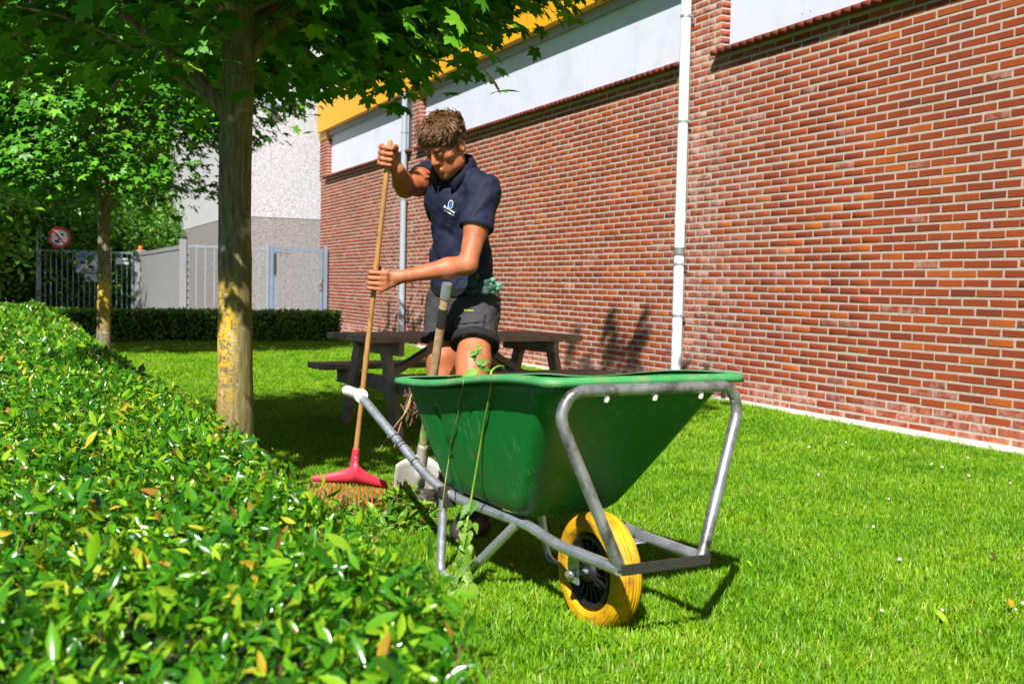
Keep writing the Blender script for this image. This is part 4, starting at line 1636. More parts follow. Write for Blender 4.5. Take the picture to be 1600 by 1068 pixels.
m.lathe([(.112, .036), (.112, -.036)], 48, axis)
m.build('rim', MAT['black_plastic'], wheel, local=True, smooth=True)
m = MB()
for sd in (-1, 1):
    for k in range(18):
        a = 2 * PI * k / 18
        c = Vector((math.cos(a), math.sin(a), 0))
        t = Vector((-math.sin(a), math.cos(a), 0))
        p0, p1 = c * .036, c * .093
        ax3 = axis.to_3x3()
        m.box(axis @ (c * .066 + Vector((0, 0, sd * .022))), (.056, .0045, .02), (ax3 @ c, ax3 @ t, ax3 @ Vector((0, 0, 1))))
m.build('rib', MAT['black_plastic'], wheel, local=True)['kind'] = 'stuff'
m = MB(); m.tube([(0, -.112, RW - .008), (0, .112, RW - .008)], .009, 12); m.build('axle', MAT['galv'], wheel, local=True, smooth=True)


def zrim(x):
    return .667 + (.752 - .667) * (x + .85) / 1.06 + .010 * math.sin((x + .85) / 1.06 * PI * 2) * -1


def tub_ring(s, grow=0.0, n_corner=8):
    """closed ring of points at level s (0 bottom, 1 rim)"""
    xf = -.20 + .40 * s ** 1.02 + grow
    xr = -.745 - .095 * s - grow
    wf = .165 + .150 * s ** .9 + grow
    wr = .165 + .130 * s ** .9 + grow
    rc = .034 + .022 * s
    def wid(x):
        return wr + (wf - wr) * (x - xr) / (xf - xr)
    pts = []
    def corner(cx, cy, a0):
        for k in range(n_corner + 1):
            a = a0 + (PI / 2) * k / n_corner
            pts.append((cx + rc * math.cos(a), cy + rc * math.sin(a)))
    ns = 40
    def side(y_sign, x0, x1):
        for k in range(1, ns):
            x = x0 + (x1 - x0) * k / ns
            u = (x - xr) / (xf - xr)
            dy = 0.0
            if s < .80:
                for gx in (-.60, -.435):
                    d = abs(x - gx)
                    if d < .008: dy = -.011
            pts.append((x, y_sign * (wid(x) + dy)))
    def endf(x, y0, y1, nn=14):
        for k in range(1, nn):
            pts.append((x, y0 + (y1 - y0) * k / nn))
    corner(xf - rc, wid(xf - rc) - rc, 0)                 # front left
    side(1, xf - rc, xr + rc)
    corner(xr + rc, wid(xr + rc) - rc, PI / 2)
    endf(xr, wid(xr + rc) - rc, -(wid(xr + rc) - rc))
    corner(xr + rc, -(wid(xr + rc) - rc), PI)
    side(-1, xr + rc, xf - rc)
    corner(xf - rc, -(wid(xf - rc) - rc), 3 * PI / 2)
    endf(xf, -(wid(xf - rc) - rc), wid(xf - rc) - rc)
    out = []
    for (x, y) in pts:
        zr = zrim(x) - .003
        out.append(Vector((x, y, .288 + (zr - .288) * s)))
    return out


m = MB()
levels = [0.0, .03, .08, .16, .28, .42, .56, .70, .79, .80, .9, 1.0]
rings = []
for s in levels:
    g_ = -.028 if s == 0 else (-.008 if s == .03 else 0)
    rg = tub_ring(s, g_)
    rings.append(rg)
inner = []
for s in (1.0, .8, .5, .2, .04):
    inner.append([Vector((p.x, p.y, p.z + (.004 if s < .1 else 0))) for p in tub_ring(s, -.006)])
allr = rings + inner
n = len(rings[0])
vs = [p for r in allr for p in r]
fs = []
for i in range(len(allr) - 1):
    for k in range(n):
        k2 = (k + 1) % n
        fs.append((i * n + k, i * n + k2, (i + 1) * n + k2, (i + 1) * n + k))
fs.append(tuple(range(n - 1, -1, -1)))
fs.append(tuple((len(allr) - 1) * n + k for k in range(n)))
m.add(vs, fs)
tub = m.build('tub', MAT['tub_green'], WB, local=True, smooth=True)
# rolled rim flange
r0, r1, r2, r3 = tub_ring(1.0, -.004), tub_ring(1.0, .012), tub_ring(1.0, .032), tub_ring(1.0, .034)
m = MB()
vs = [p + Vector((0, 0, .010)) for p in r0] + [p + Vector((0, 0, .013)) for p in r1] + [p + Vector((0, 0, .008)) for p in r2] + [p + Vector((0, 0, -.012)) for p in r3] + [p + Vector((0, 0, -.010)) for p in tub_ring(1.0, .026)] + [p + Vector((0, 0, -.002)) for p in tub_ring(1.0, .001)] 
fs = []
for i in range(5):
    for k in range(n):
        k2 = (k + 1) % n
        fs.append((i * n + k, i * n + k2, (i + 1) * n + k2, (i + 1) * n + k))
m.add(vs, fs)
m.build('rim', MAT['tub_rim'], tub, local=True, smooth=True)
# load of earth and weeds in the tub
m = MB()
lr = [tub_ring(.62, -.02), [Vector((p.x * .55 - .16, p.y * .55, p.z + .05)) for p in tub_ring(.62, -.02)]]
vs = lr[0] + lr[1] + [Vector((-.34, 0, lr[1][0].z + .03))]
fs = [(k, (k + 1) % n, n + (k + 1) % n, n + k) for k in range(n)] + [(n + k, n + (k + 1) % n, 2 * n) for k in range(n)]
m.add(vs, fs)
o = m.build('soil_load', MAT['soil'], smooth=True)
o.matrix_world = WM[WB.name]
tag(o, 'dark soil heaped inside the green wheelbarrow tub', 'soil')

RT = .0168
for sd in (-1, 1):
    pts = [(-1.36, sd * .305, .578), (-1.23, sd * .30, .572), (-.79, sd * .205, .315), (-.66, sd * .165, .270), (-.22, sd * .140, .270), (-.02, sd * .150, .250), (.29, sd * .145, .252)]
    m = MB(); m.tube(fillet(pts, .07), RT, 14)
    tube = m.build('frame_tube', MAT['galv'], WB, local=True, smooth=True)
    g0, g1 = Vector(pts[0]), Vector(pts[1])
    dr = (g1 - g0).normalized()
    m = MB()
    m.tube([g0 - dr * .015, g0 - dr * .012, g0, g0 + dr * .12, g0 + dr * .125, g0 + dr * .14], [.012, .019, .0215, .0215, .027, .027], 16)
    m.build('grip', MAT['white_plastic'], tube, local=True, smooth=True)
    m = MB()
    A, Bv = Vector(pts[1]), Vector(pts[2])
    for t in (.52, .60, .63, .8):
        c = A.lerp(Bv, t); d = (Bv - A).normalized()
        m.tube([c - d * .002, c + d * .002], RT + .002, 12)
    m.tube(curve([A.lerp(Bv, .5) + Vector((0, 0, .018)), A.lerp(Bv, .62) + Vector((0, -sd * -.018, 0)), A.lerp(Bv, .8) + Vector((0, 0, -.018)), A.lerp(Bv, .95) + Vector((0, sd * .018, .0))], 4), .0022, 6)
    m.build('wire_tie', MAT['black_plastic'], tube, local=True)
    # U-shaped leg
    m = MB()
    lp = [(-.715, sd * .187, .282), (-.675, sd * .215, .012), (-.545, sd * .21, .012), (-.27, sd * .143, .262)]
    m.tube(fillet(lp, .045), .0155, 12)
    m.build('leg', MAT['galv'], WB, local=True, smooth=True)
    # axle bracket
    m = MB()
    m.box((-.005, sd * .100, RW + .014), (.06, .005, .105))
    m.box((-.005, sd * .128, RW + .0645), (.055, .06, .005))
    m.build('axle_bracket', MAT['galv'], WB, local=True, bevel=.002)
    m = MB()
    m.lathe([(0, .014), (.012, .014), (.013, .0)], 6, Matrix.Translation((0, sd * .1035, RW - .008)) @ Matrix.Rotation(-sd * PI / 2, 4, 'X'))
    m.build('nut', MAT['galv'], WB, local=True)
# clamp hardware under the tub
for sd in (-1, 1):
    m = MB(); m.box((-.70, sd * .186, .288), (.035, .05, .035)); m.box((-.685, sd * .18, .262), (.02, .045, .05)); m.build('clamp', MAT['dark_steel'], WB, local=True, bevel=.004)
m = MB()
lp = [(.285, -.135, .232), (.205, -.322, .728), (.205, .322, .728), (.285, .135, .232)]
m.tube(fillet([(.285, -.137, .252), (.225, -.305, .66), (.232, -.27, .727), (.232, .27, .727), (.225, .305, .66), (.285, .137, .252)], [.085, .07, .07, .085]), RT, 14)
loop = m.build('front_loop', MAT['steel_worn'], WB, local=True, smooth=True)
m = MB(); m.box((.308, 0, .254), (.006, .30, .030)); m.build('front_plate', MAT['dark_steel'], WB, local=True, bevel=.002)
for y in (-.16, .0, .16):
    m = MB(); m.lathe([(0, .012), (.006, .011), (.008, .004), (.008, -.014)], 10, Matrix.Translation((.232, y, .706)) @ Matrix.Rotation(PI, 4, 'X')); m.build('bolt', MAT['white_plastic'], WB, local=True)

# ---------------------------------------------------------------- rake
R_TOP, R_BOT = at(610, 219, 4.40), at(555, 716, 4.62)
RK = empty('leaf_rake', gnd(545, 790))
tag(RK, 'red plastic leaf rake with long wooden handle in the hands of the person', 'rake')
rd = (R_BOT - R_TOP).normalized()
m = MB()
pp = [R_TOP - rd * .0, R_TOP + rd * .01] + [R_TOP.lerp(R_BOT, t) for t in np.linspace(.03, .999, 24)]
m.tube(pp, [.006, .0105] + [.0112 + .0008 * math.sin(i * .9) for i in range(24)], 12)
m.build('handle', MAT['handle_wood'], RK, smooth=True)
HWL, HWR = at(487, 744, 4.60), at(616, 757, 4.66)
hc = R_BOT + rd * .06
across = (HWR - HWL).normalized()
fwd = across.cross(rd).normalized()
if fwd.y > 0: fwd = -fwd
# fan-shaped head: outline in (across, along) extruded with rounded back
Wd2 = (HWR - HWL).length / 2
hm = (HWL + HWR) / 2
outl = []
bl_c = R_BOT + rd * .01
V = []
nseg = 28
for i in range(nseg + 1):
    u = -1 + 2 * i / nseg
    topy = -.02 + .108 * abs(u) ** .5
    boty = .090 + .022 * abs(u)
    topy = min(topy, boty - .012)
    c0 = bl_c + across * (u * Wd2) + (hm - bl_c).project(across) 
    bow = -.025 * (1 - u * u)
    th = .008 + .010 * math.exp(-(u * 4) ** 2)
    for (yy, oo) in ((topy, -th * .4), ((topy + boty) / 2, -th), (boty, -th * .7), (boty, th * .4), ((topy + boty) / 2, th * .5), (topy, th * .4)):
        V.append(c0 + rd * yy + fwd * -oo + fwd * (-bow))
F = []
for i in range(nseg):
    for k in range(6):
        F.append((i * 6 + k, i * 6 + (k + 1) % 6, (i + 1) * 6 + (k + 1) % 6, (i + 1) * 6 + k))
F += [tuple(range(6)), tuple(nseg * 6 + k for k in range(5, -1, -1))]
m = MB(); m.add(V, F); m.tube([R_BOT - rd * .045, R_BOT + rd * .05], [.0155, .021], 14)
m.build('head', MAT['rake_red'], RK, smooth=True)
m = MB(); m.lathe([(0, .003), (.005, .002), (.006, 0)], 10, Matrix.Translation(R_BOT - rd * .01 + fwd * .017) @ Matrix((across, fwd.cross(across), fwd)).transposed().to_4x4()); m.build('screw', MAT['galv'], RK)
for k in range(22):
    u = -.97 + 1.94 * k / 21
    c0 = bl_c + across * (u * Wd2) + (hm - bl_c).project(across)
    boty = .084 + .022 * abs(u)
    b = c0 + rd * boty + fwd * .02 * (1 - u * u)
    L = .130 - .015 * abs(u)
    e = b + rd * L * .62 + across * (u * .035) + fwd * .035
    e2 = b + rd * L * .93 + across * (u * .05) + fwd * .085
    m = MB(); m.tube(curve([b, b.lerp(e, .5) + fwd * -.004, e, e2], 3), .0038, 6)
    m.build('tine', MAT['rake_red'], RK, smooth=True)

# ---------------------------------------------------------------- shovel
S_TOP = at(698, 447, 4.48); S_TIP = gnd(646, 790) + UPV * -.01
SH = empty('shovel', S_TIP)
tag(SH, 'shovel with worn wooden shaft and pale steel blade leaning at the tub', 'shovel')
sdv = (S_TIP - S_TOP).normalized()
Ls = (S_TIP - S_TOP).length
m = MB()
bpnt = S_TOP + sdv * (Ls - .30)
m.tube([S_TOP, S_TOP + sdv * .03, S_TOP + sdv * .4, S_TOP + sdv * .8, bpnt], [.017, .0185, .0195, .02, .019], 14)
m.build('shaft', MAT['shovel_wood'], SH, smooth=True)
m = MB(); m.tube([S_TOP - sdv * .012, S_TOP + sdv * .055], .0215, 14); m.build('collar', MAT['galv'], SH, smooth=True)
m = MB(); m.tube([S_TOP + sdv * .10, S_TOP + sdv * .185], .0205, 14); m.build('tape', MAT['tape_black'], SH, smooth=True)
m = MB(); m.tube([bpnt - sdv * .10, bpnt - sdv * .02], .0203, 14); m.build('paint_band', MAT['green_paint'], SH, smooth=True)
m = MB()
ac = Vector((1, .15, 0)); ac = (ac - sdv * ac.dot(sdv)).normalized()
nf = ac.cross(sdv).normalized()
if nf.y > 0: nf = -nf
m.tube(curve([bpnt - sdv * .03, bpnt + sdv * .06, bpnt + sdv * .13 + nf * .01, bpnt + sdv * .22 + nf * .004], 4), [.0215] * 5 + [.0205] * 4 + [.012, .009, .006, .002], 14)
V, F = [], []
for i in range(11):
    v = i / 10
    for j in range(13):
        u = -1 + j / 6
        wd_ = .108 * (1 - .22 * v ** 3)
        yy = .055 + .245 * v + (.02 * (1 - u * u) if v > .85 else 0) * (v - .85) / .15 - (.028 * (1 - abs(u)) if v < .05 else 0) + .02 * u * u * (1 - v)
        V.append(bpnt + sdv * yy + ac * u * wd_ + nf * (.030 * u * u - .012 + .02 * v * (1 - v)))
for i in range(10):
    for j in range(12):
        F.append((i * 13 + j, i * 13 + j + 1, (i + 1) * 13 + j + 1, (i + 1) * 13 + j))
m.add(V, F)
o = m.build('blade', MAT['shovel_steel'], SH, smooth=True)
sol = o.modifiers.new('solid', 'SOLIDIFY'); sol.thickness = .003

# ---------------------------------------------------------------- heap of clippings and weeds
hp = gnd(628, 828)
n = 1500
a = rng.uniform(0, 6.28, n); r = np.abs(rng.normal(0, .5, n)); r = np.minimum(r, 1.15)
P = np.stack([hp.x + .19 * r * np.cos(a), hp.y + .17 * r * np.sin(a), np.maximum(.015, .15 * np.exp(-(r * 1.35) ** 2)) * rng.uniform(.35, 1.05, n)], 1)
n2 = 320
P2 = np.stack([rng.normal(hp.x - .14, .11, n2), rng.normal(hp.y + .08, .06, n2), rng.uniform(.01, .075, n2)], 1)
P = np.concatenate([P, P2]); n = len(P)
tn = np.clip(rng.beta(1.6, 1.8, n), 0, .9); u = rng.random(n); tn = np.where(u < .06, .93, np.where(u < .16, 1.0, tn))
o = link('leaf_heap', scatter_mesh('leaf_heap', OVAL, P, frames(rnormal(n, .5, .6), rng.uniform(0, 6.28, n)), rng.uniform(.03, .075, n), tn), MAT['clipping'])
tag(o, 'raked heap of leaf clippings and weeds between rake and wheelbarrow', 'leaf heap', kind='stuff')
m = MB()
for i in range(60):
    c = hp + Vector((rnd.gauss(0, .1), rnd.gauss(0, .09), 0)); c.z = .02 + .1 * math.exp(-((c - hp).length / .13) ** 2) * rnd.random()
    d = Vector((rnd.uniform(-1, 1), rnd.uniform(-1, 1), rnd.uniform(-.3, .5))) * rnd.uniform(.03, .08)
    m.tube(curve([c - d, c + Vector((0, 0, .01)), c + d], 2), .0016, 4)
o = m.build('weed_stems', MAT['stem_red'])
tag(o, 'thin weed stems tangled in the raked leaf heap', 'stems', kind='stuff')

# ---------------------------------------------------------------- nettles over the tub rim
NETTLE = (np.array([(0, 0, 0), (.3, 0, .0), (.65, 0, -.03), (1, 0, -.12), (.12, .2, .04), (.3, .27, .05), (.42, .2, .05), (.55, .2, .03), (.68, .11, .0), (.82, .08, -.05), (.12, -.2, .04), (.3, -.27, .05), (.42, -.2, .05), (.55, -.2, .03), (.68, -.11, .0), (.82, -.08, -.05)], dtype=float),
          np.array([(0, 1, 4), (4, 1, 5), (5, 1, 6), (6, 1, 7), (1, 2, 7), (7, 2, 8), (8, 2, 9), (2, 3, 9), (0, 10, 1), (10, 11, 1), (11, 12, 1), (12, 13, 1), (1, 13, 2), (13, 14, 2), (14, 15, 2), (2, 15, 3)]))


def weed(name, label, pts, radii, leaves, mat_stem):
    E = empty(name, pts[-1])
    tag(E, label, 'weed')
    c = curve(pts, 6)
    m = MB(); m.tube(c, [float(np.interp(i, [0, len(c) - 1], radii)) for i in range(len(c))], 7)
    m.build('stem', mat_stem, E, smooth=True)
    if leaves:
        P = np.array([l[0] for l in leaves]); N = np.array([l[1] for l in leaves]); S = np.array([l[2] for l in leaves])
        D = np.array([l[3] for l in leaves])
        N = N / np.linalg.norm(N, axis=1, keepdims=True)
        X = D - N * (D * N).sum(1, keepdims=True); X /= np.linalg.norm(X, axis=1, keepdims=True)
        Rm = np.stack([X, np.cross(N, X), N], 2)
        for i in range(len(P)):
            me = scatter_mesh('leaf', NETTLE, P[i:i + 1], Rm[i:i + 1], S[i:i + 1], np.array([rnd.random()]))
            link('leaf', me, MAT['nettle'], E, smooth=True)
    return E


from mathutils.bvhtree import BVHTree
Mw = WM[WB.name]
_tv = [Mw @ v.co for v in tub.data.vertices] 
_tf = [tuple(p.vertices) for p in tub.data.polygons]
_rv = [Mw @ v.co for v in tub.children[0].data.vertices]
_rf = [tuple(len(_tv) + i for i in p.vertices) for p in tub.children[0].data.polygons]
TUBT = BVHTree.FromPolygons(_tv + _rv, _tf + _rf)


def on_tub(x, y, lift):
    d = ray(x, y).normalized()
    h = TUBT.ray_cast(Vector((0, 0, CAM_H)), d)
    return h[0] - d * lift if h[0] else None


rim_a = on_tub(768, 600, .012)
low_a = on_tub(738, 778, .02)
Yl = low_a.y if low_a else 3.4
mid_a = on_tub(752, 690, .018)
up_a = on_tub(760, 645, .022)
sp_ = [at(792, 590, rim_a.y + .2), at(783, 572, rim_a.y + .12), at(768, 580, rim_a.y + .01), rim_a, up_a, mid_a, at(737, 775, Yl - .01), at(729, 820, Yl - .02), at(722, 880, Yl - .03), at(716, 930, Yl - .04)]
lv = []
for i in range(52):
    t = rnd.random()
    b = sp_[6].lerp(sp_[9], t ** .8) + Vector((rnd.uniform(-.02, .02), rnd.uniform(-.02, .02), 0))
    d = Vector((rnd.uniform(-.8, .8), rnd.uniform(-.5, .2), -1 + rnd.uniform(-.2, .5)))
    nn = Vector((rnd.uniform(-.6, .6), -1, rnd.uniform(.0, .8)))
    lv.append((b, nn, rnd.uniform(.028, .058), d))
lv.append((at(733, 905, Yl - .06), Vector((-.3, -1, .2)), .125, Vector((.12, 0, -1))))
weed('nettle', 'long nettle stem hanging over the tub rim with wilted leaves below', sp_, (.0032, .0042), lv, MAT['stem_green'])
r2_ = on_tub(724, 598, .01); r3_ = on_tub(706, 690, .01)
sp2 = [at(700, 588, r2_.y + .25), at(722, 586, r2_.y + .08), r2_, on_tub(720, 618, .012), on_tub(717, 640, .02), on_tub(712, 665, .018), r3_, on_tub(701, 720, .018) or at(701, 720, r3_.y - .01), at(697, 745, r3_.y - .01), at(690, 800, r3_.y)]
weed('weed_stem', 'thin bare reddish weed stem draped over the tub rim', sp2, (.0022, .0022), [], MAT['stem_red'])
sp3 = [at(752, 606, 3.66), at(748, 580, 3.66), at(746, 560, 3.66), at(744, 545, 3.66)]
lv = [(at(746, 578, 3.66), Vector((-.2, -1, .4)), .075, Vector((-.6, 0, -.35))), (at(747, 566, 3.66), Vector((.3, -1, .5)), .045, Vector((.7, 0, .2))), (at(745, 556, 3.66), Vector((-.3, -1, .5)), .04, Vector((-.5, 0, .5))),
      (at(744, 548, 3.66), Vector((.2, -1, .5)), .035, Vector((.4, 0, .6))), (at(748, 574, 3.66), Vector((.2, -.7, .7)), .05, Vector((.8, 0, -.1))), (at(745, 550, 3.65), Vector((.0, -1, .2)), .03, Vector((-.7, 0, -.2)))]
for i in range(8):
    lv.append((at(745 + rnd.uniform(-4, 6), 548 + i * 4, 3.66), Vector((rnd.uniform(-.5, .5), -1, rnd.uniform(0, .8))), rnd.uniform(.025, .04), Vector((rnd.uniform(-1, 1), 0, rnd.uniform(-.4, .8)))))
weed('nettle', 'nettle tip sticking up out of the tub in front of the knees', sp3, (.003, .0018), lv, MAT['stem_green'])
# dry weeds hanging by the shovel
for (pts, lab) in (([at(643, 615, 4.3), at(636, 640, 4.26), at(615, 668, 4.2), at(592, 704, 4.15)], 'longer dry straw stem hanging beside the shovel shaft'),
                   ([at(641, 622, 4.3), at(630, 650, 4.25), at(622, 676, 4.22), at(616, 698, 4.2)], 'shorter dry straw stem hanging beside the shovel shaft')):
    weed('dry_stem', lab, pts, (.0024, .0016), [], MAT['dry_stem'])
DW = empty('dried_weed', at(640, 640, 4.32))
tag(DW, 'clump of shrivelled brown weed caught on the shovel shaft', 'weed')
m = MB()
for i in range(30):
    c = at(643 + rnd.gauss(0, 3), 632 + rnd.gauss(0, 14), 4.32)
    d = Vector((rnd.gauss(0, .012), rnd.gauss(0, .012), rnd.gauss(0, .03)))
    m.tube(curve([c - d, c + Vector((rnd.gauss(0, .01), 0, 0)), c + d], 2), [.004, .005, .004, .003, .002], 5)
m.build('stalks', MAT['twig'], DW)['kind'] = 'stuff'

# ---------------------------------------------------------------- loose leaves and clover heads on the lawn
leaf_spots = [(1461, 951, .075, 'pale green fallen leaf lying flat on the lawn at lower right', .9, .2), (1580, 949, .06, 'yellow-green fallen leaf near the right edge of the lawn', .97, 2.8),
              (1546, 861, .055, 'whitish fallen leaf on the lawn near the right edge', 1.0, .1), (1166, 874, .04, 'small green fallen leaf beside the shadow of the wheelbarrow', .85, .4),
              (1188, 827, .03, 'small brown fallen leaf right of the wheelbarrow frame', 1.0, 1.2), (796, 877, .035, 'pale fallen leaf in the shade under the wheelbarrow', .95, .5)]
for (x, y, s, lab, t, a) in leaf_spots:
    p = gnd(x, y, .045)
    R_ = frames(np.array([[.1, -.35, .9]]), np.array([a]))
    o = link('fallen_leaf', scatter_mesh('fallen_leaf', OVAL, np.zeros((1, 3)), R_, np.array([s]), np.array([t])), MAT['clipping' if t >= 1 else 'hedge_leaf_mass'])
    o.location = p
    tag(o, lab, 'leaf')
m = MB()
for i in range(18):
    y = rnd.uniform(3.0, 7.5); x = rnd.uniform(.25 * y, .5 * y) if rnd.random() < .8 else rnd.uniform(-.3, .2) * y
    c = Vector((x, y, rnd.uniform(.035, .05)))
    if (c - W0).dot(WNn) < .4 or x < edge_x(y) + .1: continue
    r = rnd.uniform(.005, .009)
    m.lathe([(0, r * .9), (r * .7, r * .6), (r, 0), (r * .6, -r * .5), (0, -r * .6)], 7, Matrix.Translation(c))
o = m.build('clover_flowers', MAT['clover_white'], smooth=True)
tag(o, 'tiny white clover flowers dotted over the lawn', 'flowers', kind='stuff')
# a few tall blades close to the camera
tall = MB()
for (x, y, h) in ((965, 1072, .10), (958, 1075, .07), (1492, 1078, .09), (1500, 1080, .07), (972, 1078, .06)):
    b = gnd(x, y + 60)
    e = b + Vector((rnd.uniform(-.02, .02), rnd.uniform(-.01, .01), h))
    md = b.lerp(e, .55) + Vector((.006, 0, 0))
    tall.add([b - Vector((.004, 0, 0)), b + Vector((.004, 0, 0)), md + Vector((.0035, 0, 0)), md - Vector((.0035, 0, 0)), e], [(0, 1, 2, 3), (3, 2, 4)])
o = tall.build('grass_blades', MAT['stem_green'])
tag(o, 'few taller blurred grass blades nearest the camera', 'grass', kind='stuff')

# ================================================================== PERSON
class Field:
    def __init__(self, lo, hi, vox):
        self.lo = np.array(lo, dtype=np.float32); self.v = vox
        self.n = np.ceil((np.array(hi) - self.lo) / vox).astype(int) + 1
        self.F = np.full(self.n, 1.0, dtype=np.float32)

    def sub(self, lo, hi):
        a = np.clip(np.floor((np.array(lo) - self.lo) / self.v).astype(int), 0, self.n)
        b = np.clip(np.ceil((np.array(hi) - self.lo) / self.v).astype(int) + 1, 0, self.n)
        sl = tuple(slice(x, y) for x, y in zip(a, b))
        ax = [self.lo[i] + np.arange(a[i], b[i]) * self.v for i in range(3)]
        X, Y, Z = np.meshgrid(*ax, indexing='ij')
        return sl, np.stack([X, Y, Z], -1).astype(np.float32)

    def op(self, fn, lo, hi, k=.01, mode='u'):
        pad = 2.5 * k + 3 * self.v
        sl, P = self.sub(np.array(lo) - pad, np.array(hi) + pad)
        if P.size == 0: return
        d = fn(P)
        f = self.F[sl]
        if mode == 'u':
            h = np.clip(.5 + .5 * (f - d) / k, 0, 1)
            self.F[sl] = f * (1 - h) + d * h - k * h * (1 - h)
        elif mode == 's':
            d = -d
            h = np.clip(.5 - .5 * (f - d) / k, 0, 1)
            self.F[sl] = f * (1 - h) + d * h + k * h * (1 - h)

    def cone(self, a, b, r1, r2, k=.01, mode='u', flat=None):
        a, b = np.array(a, dtype=np.float32), np.array(b, dtype=np.float32)
        r = max(r1, r2)
        def fn(P):
            ab = b - a
            L2 = (ab ** 2).sum()
            t = ((P - a) @ ab) / L2
            tc = np.clip(t, 0, 1)
            d = np.linalg.norm(P - a - tc[..., None] * ab, axis=-1) - (r1 + (r2 - r1) * tc)
            if flat:
                L = math.sqrt(L2)
                tt = np.clip(t, 0, 1.5)
                d = np.maximum(np.linalg.norm(P - a - tt[..., None] * ab, axis=-1) - (r1 + (r2 - r1) * tt), (t - 1) * L)
            return d
        self.op(fn, np.minimum(a, b) - r, np.maximum(a, b) + r, k, mode)

    def ell(self, c, r, R=None, k=.01, mode='u'):
        c = np.array(c, dtype=np.float32); r = np.array(r, dtype=np.float32)
        R = np.eye(3) if R is None else np.array(R)
        def fn(P):
            q = (P - c) @ R
            k0 = np.linalg.norm(q / r, axis=-1)
            k1 = np.linalg.norm(q / (r * r), axis=-1)
            return (k0 * (k0 - 1) / np.maximum(k1, 1e-6)).astype(np.float32)
        m = r.max()
        self.op(fn, c - m, c + m, k, mode)

    def cut(self, p, n, k=.004):
        """remove everything on the side n points to"""
        p, n = np.array(p), np.array(n)
        _, P = self.sub(self.lo, self.lo + (self.n - 1) * self.v)
        d = (P - p) @ n
        self.F = np.maximum(self.F, d[:self.n[0], :self.n[1], :self.n[2]].astype(np.float32))

    def mesh(self, name):
        F = self.F
        S = F < 0
        nx, ny, nz_ = F.shape
        cnt = np.zeros((nx - 1, ny - 1, nz_ - 1), np.int8)
        for i in (0, 1):
            for j in (0, 1):
                for k in (0, 1):
                    cnt += S[i:nx - 1 + i, j:ny - 1 + j, k:nz_ - 1 + k]
        act = np.argwhere((cnt > 0) & (cnt < 8))
        idx = -np.ones(cnt.shape, np.int32)
        idx[tuple(act.T)] = np.arange(len(act))
        pos = np.zeros((len(act), 3)); w = np.zeros(len(act))
        cor = [(i, j, k) for i in (0, 1) for j in (0, 1) for k in (0, 1)]
        for a in cor:
            for b in cor:
                if sum(b) - sum(a) == 1 and all(q >= p for p, q in zip(a, b)):
                    fa = F[tuple((act + a).T)]; fb = F[tuple((act + b).T)]
                    s = (fa < 0) != (fb < 0)
                    t = np.where(s, fa / np.where(s, fa - fb, 1), 0)
                    p = np.array(a) + t[:, None] * (np.array(b) - np.array(a))
                    pos += np.where(s[:, None], p, 0); w += s
        V = (act + pos / w[:, None]) * self.v + self.lo
        faces = []
        for ax in range(3):
            u, v = (ax + 1) % 3, (ax + 2) % 3
            s0 = [slice(None)] * 3; s1 = [slice(None)] * 3
            s0[ax] = slice(0, -1); s1[ax] = slice(1, None)
            A, Bs = S[tuple(s0)], S[tuple(s1)]
            e = np.argwhere(A != Bs)
            ok = (e[:, u] > 0) & (e[:, v] > 0) & (e[:, u] < F.shape[u] - 1) & (e[:, v] < F.shape[v] - 1)
            e = e[ok]
            du = np.zeros(3, int); du[u] = 1
            dv = np.zeros(3, int); dv[v] = 1
            q = np.stack([idx[tuple((e - du - dv).T)], idx[tuple((e - dv).T)], idx[tuple(e.T)], idx[tuple((e - du).T)]], 1)
            inside = A[tuple(e.T)]
            q[~inside] = q[~inside][:, ::-1]
            faces.append(q)
        Q = np.concatenate(faces)
        Q = Q[(Q >= 0).all(1)]
        return mesh_np(name, V, Q)


def relax(me, it=2, f=.5):
    n = len(me.vertices)
    co = np.empty(n * 3, np.float32); me.vertices.foreach_get('co', co); co = co.reshape(-1, 3)
    ed = np.empty(len(me.edges) * 2, np.int32); me.edges.foreach_get('vertices', ed); ed = ed.reshape(-1, 2)
    deg = np.bincount(ed.ravel(), minlength=n)[:, None]
    for _ in range(it):
        s = np.zeros_like(co)
        np.add.at(s, ed[:, 0], co[ed[:, 1]]); np.add.at(s, ed[:, 1], co[ed[:, 0]])
        co = co * (1 - f) + f * s / np.maximum(deg, 1)
    me.vertices.foreach_set('co', co.ravel()); me.update()


def displace(me, fn):
    n = len(me.vertices)
    co = np.empty(n * 3, np.float32); me.vertices.foreach_get('co', co); co = co.reshape(-1, 3)
    no = np.empty(n * 3, np.float32); me.vertices.foreach_get('normal', no); no = no.reshape(-1, 3)
    d = np.array([fn(Vector(co[i]), Vector(no[i])) for i in range(n)], dtype=np.float32)
    co += no * d[:, None]
    me.vertices.foreach_set('co', co.ravel()); me.update()


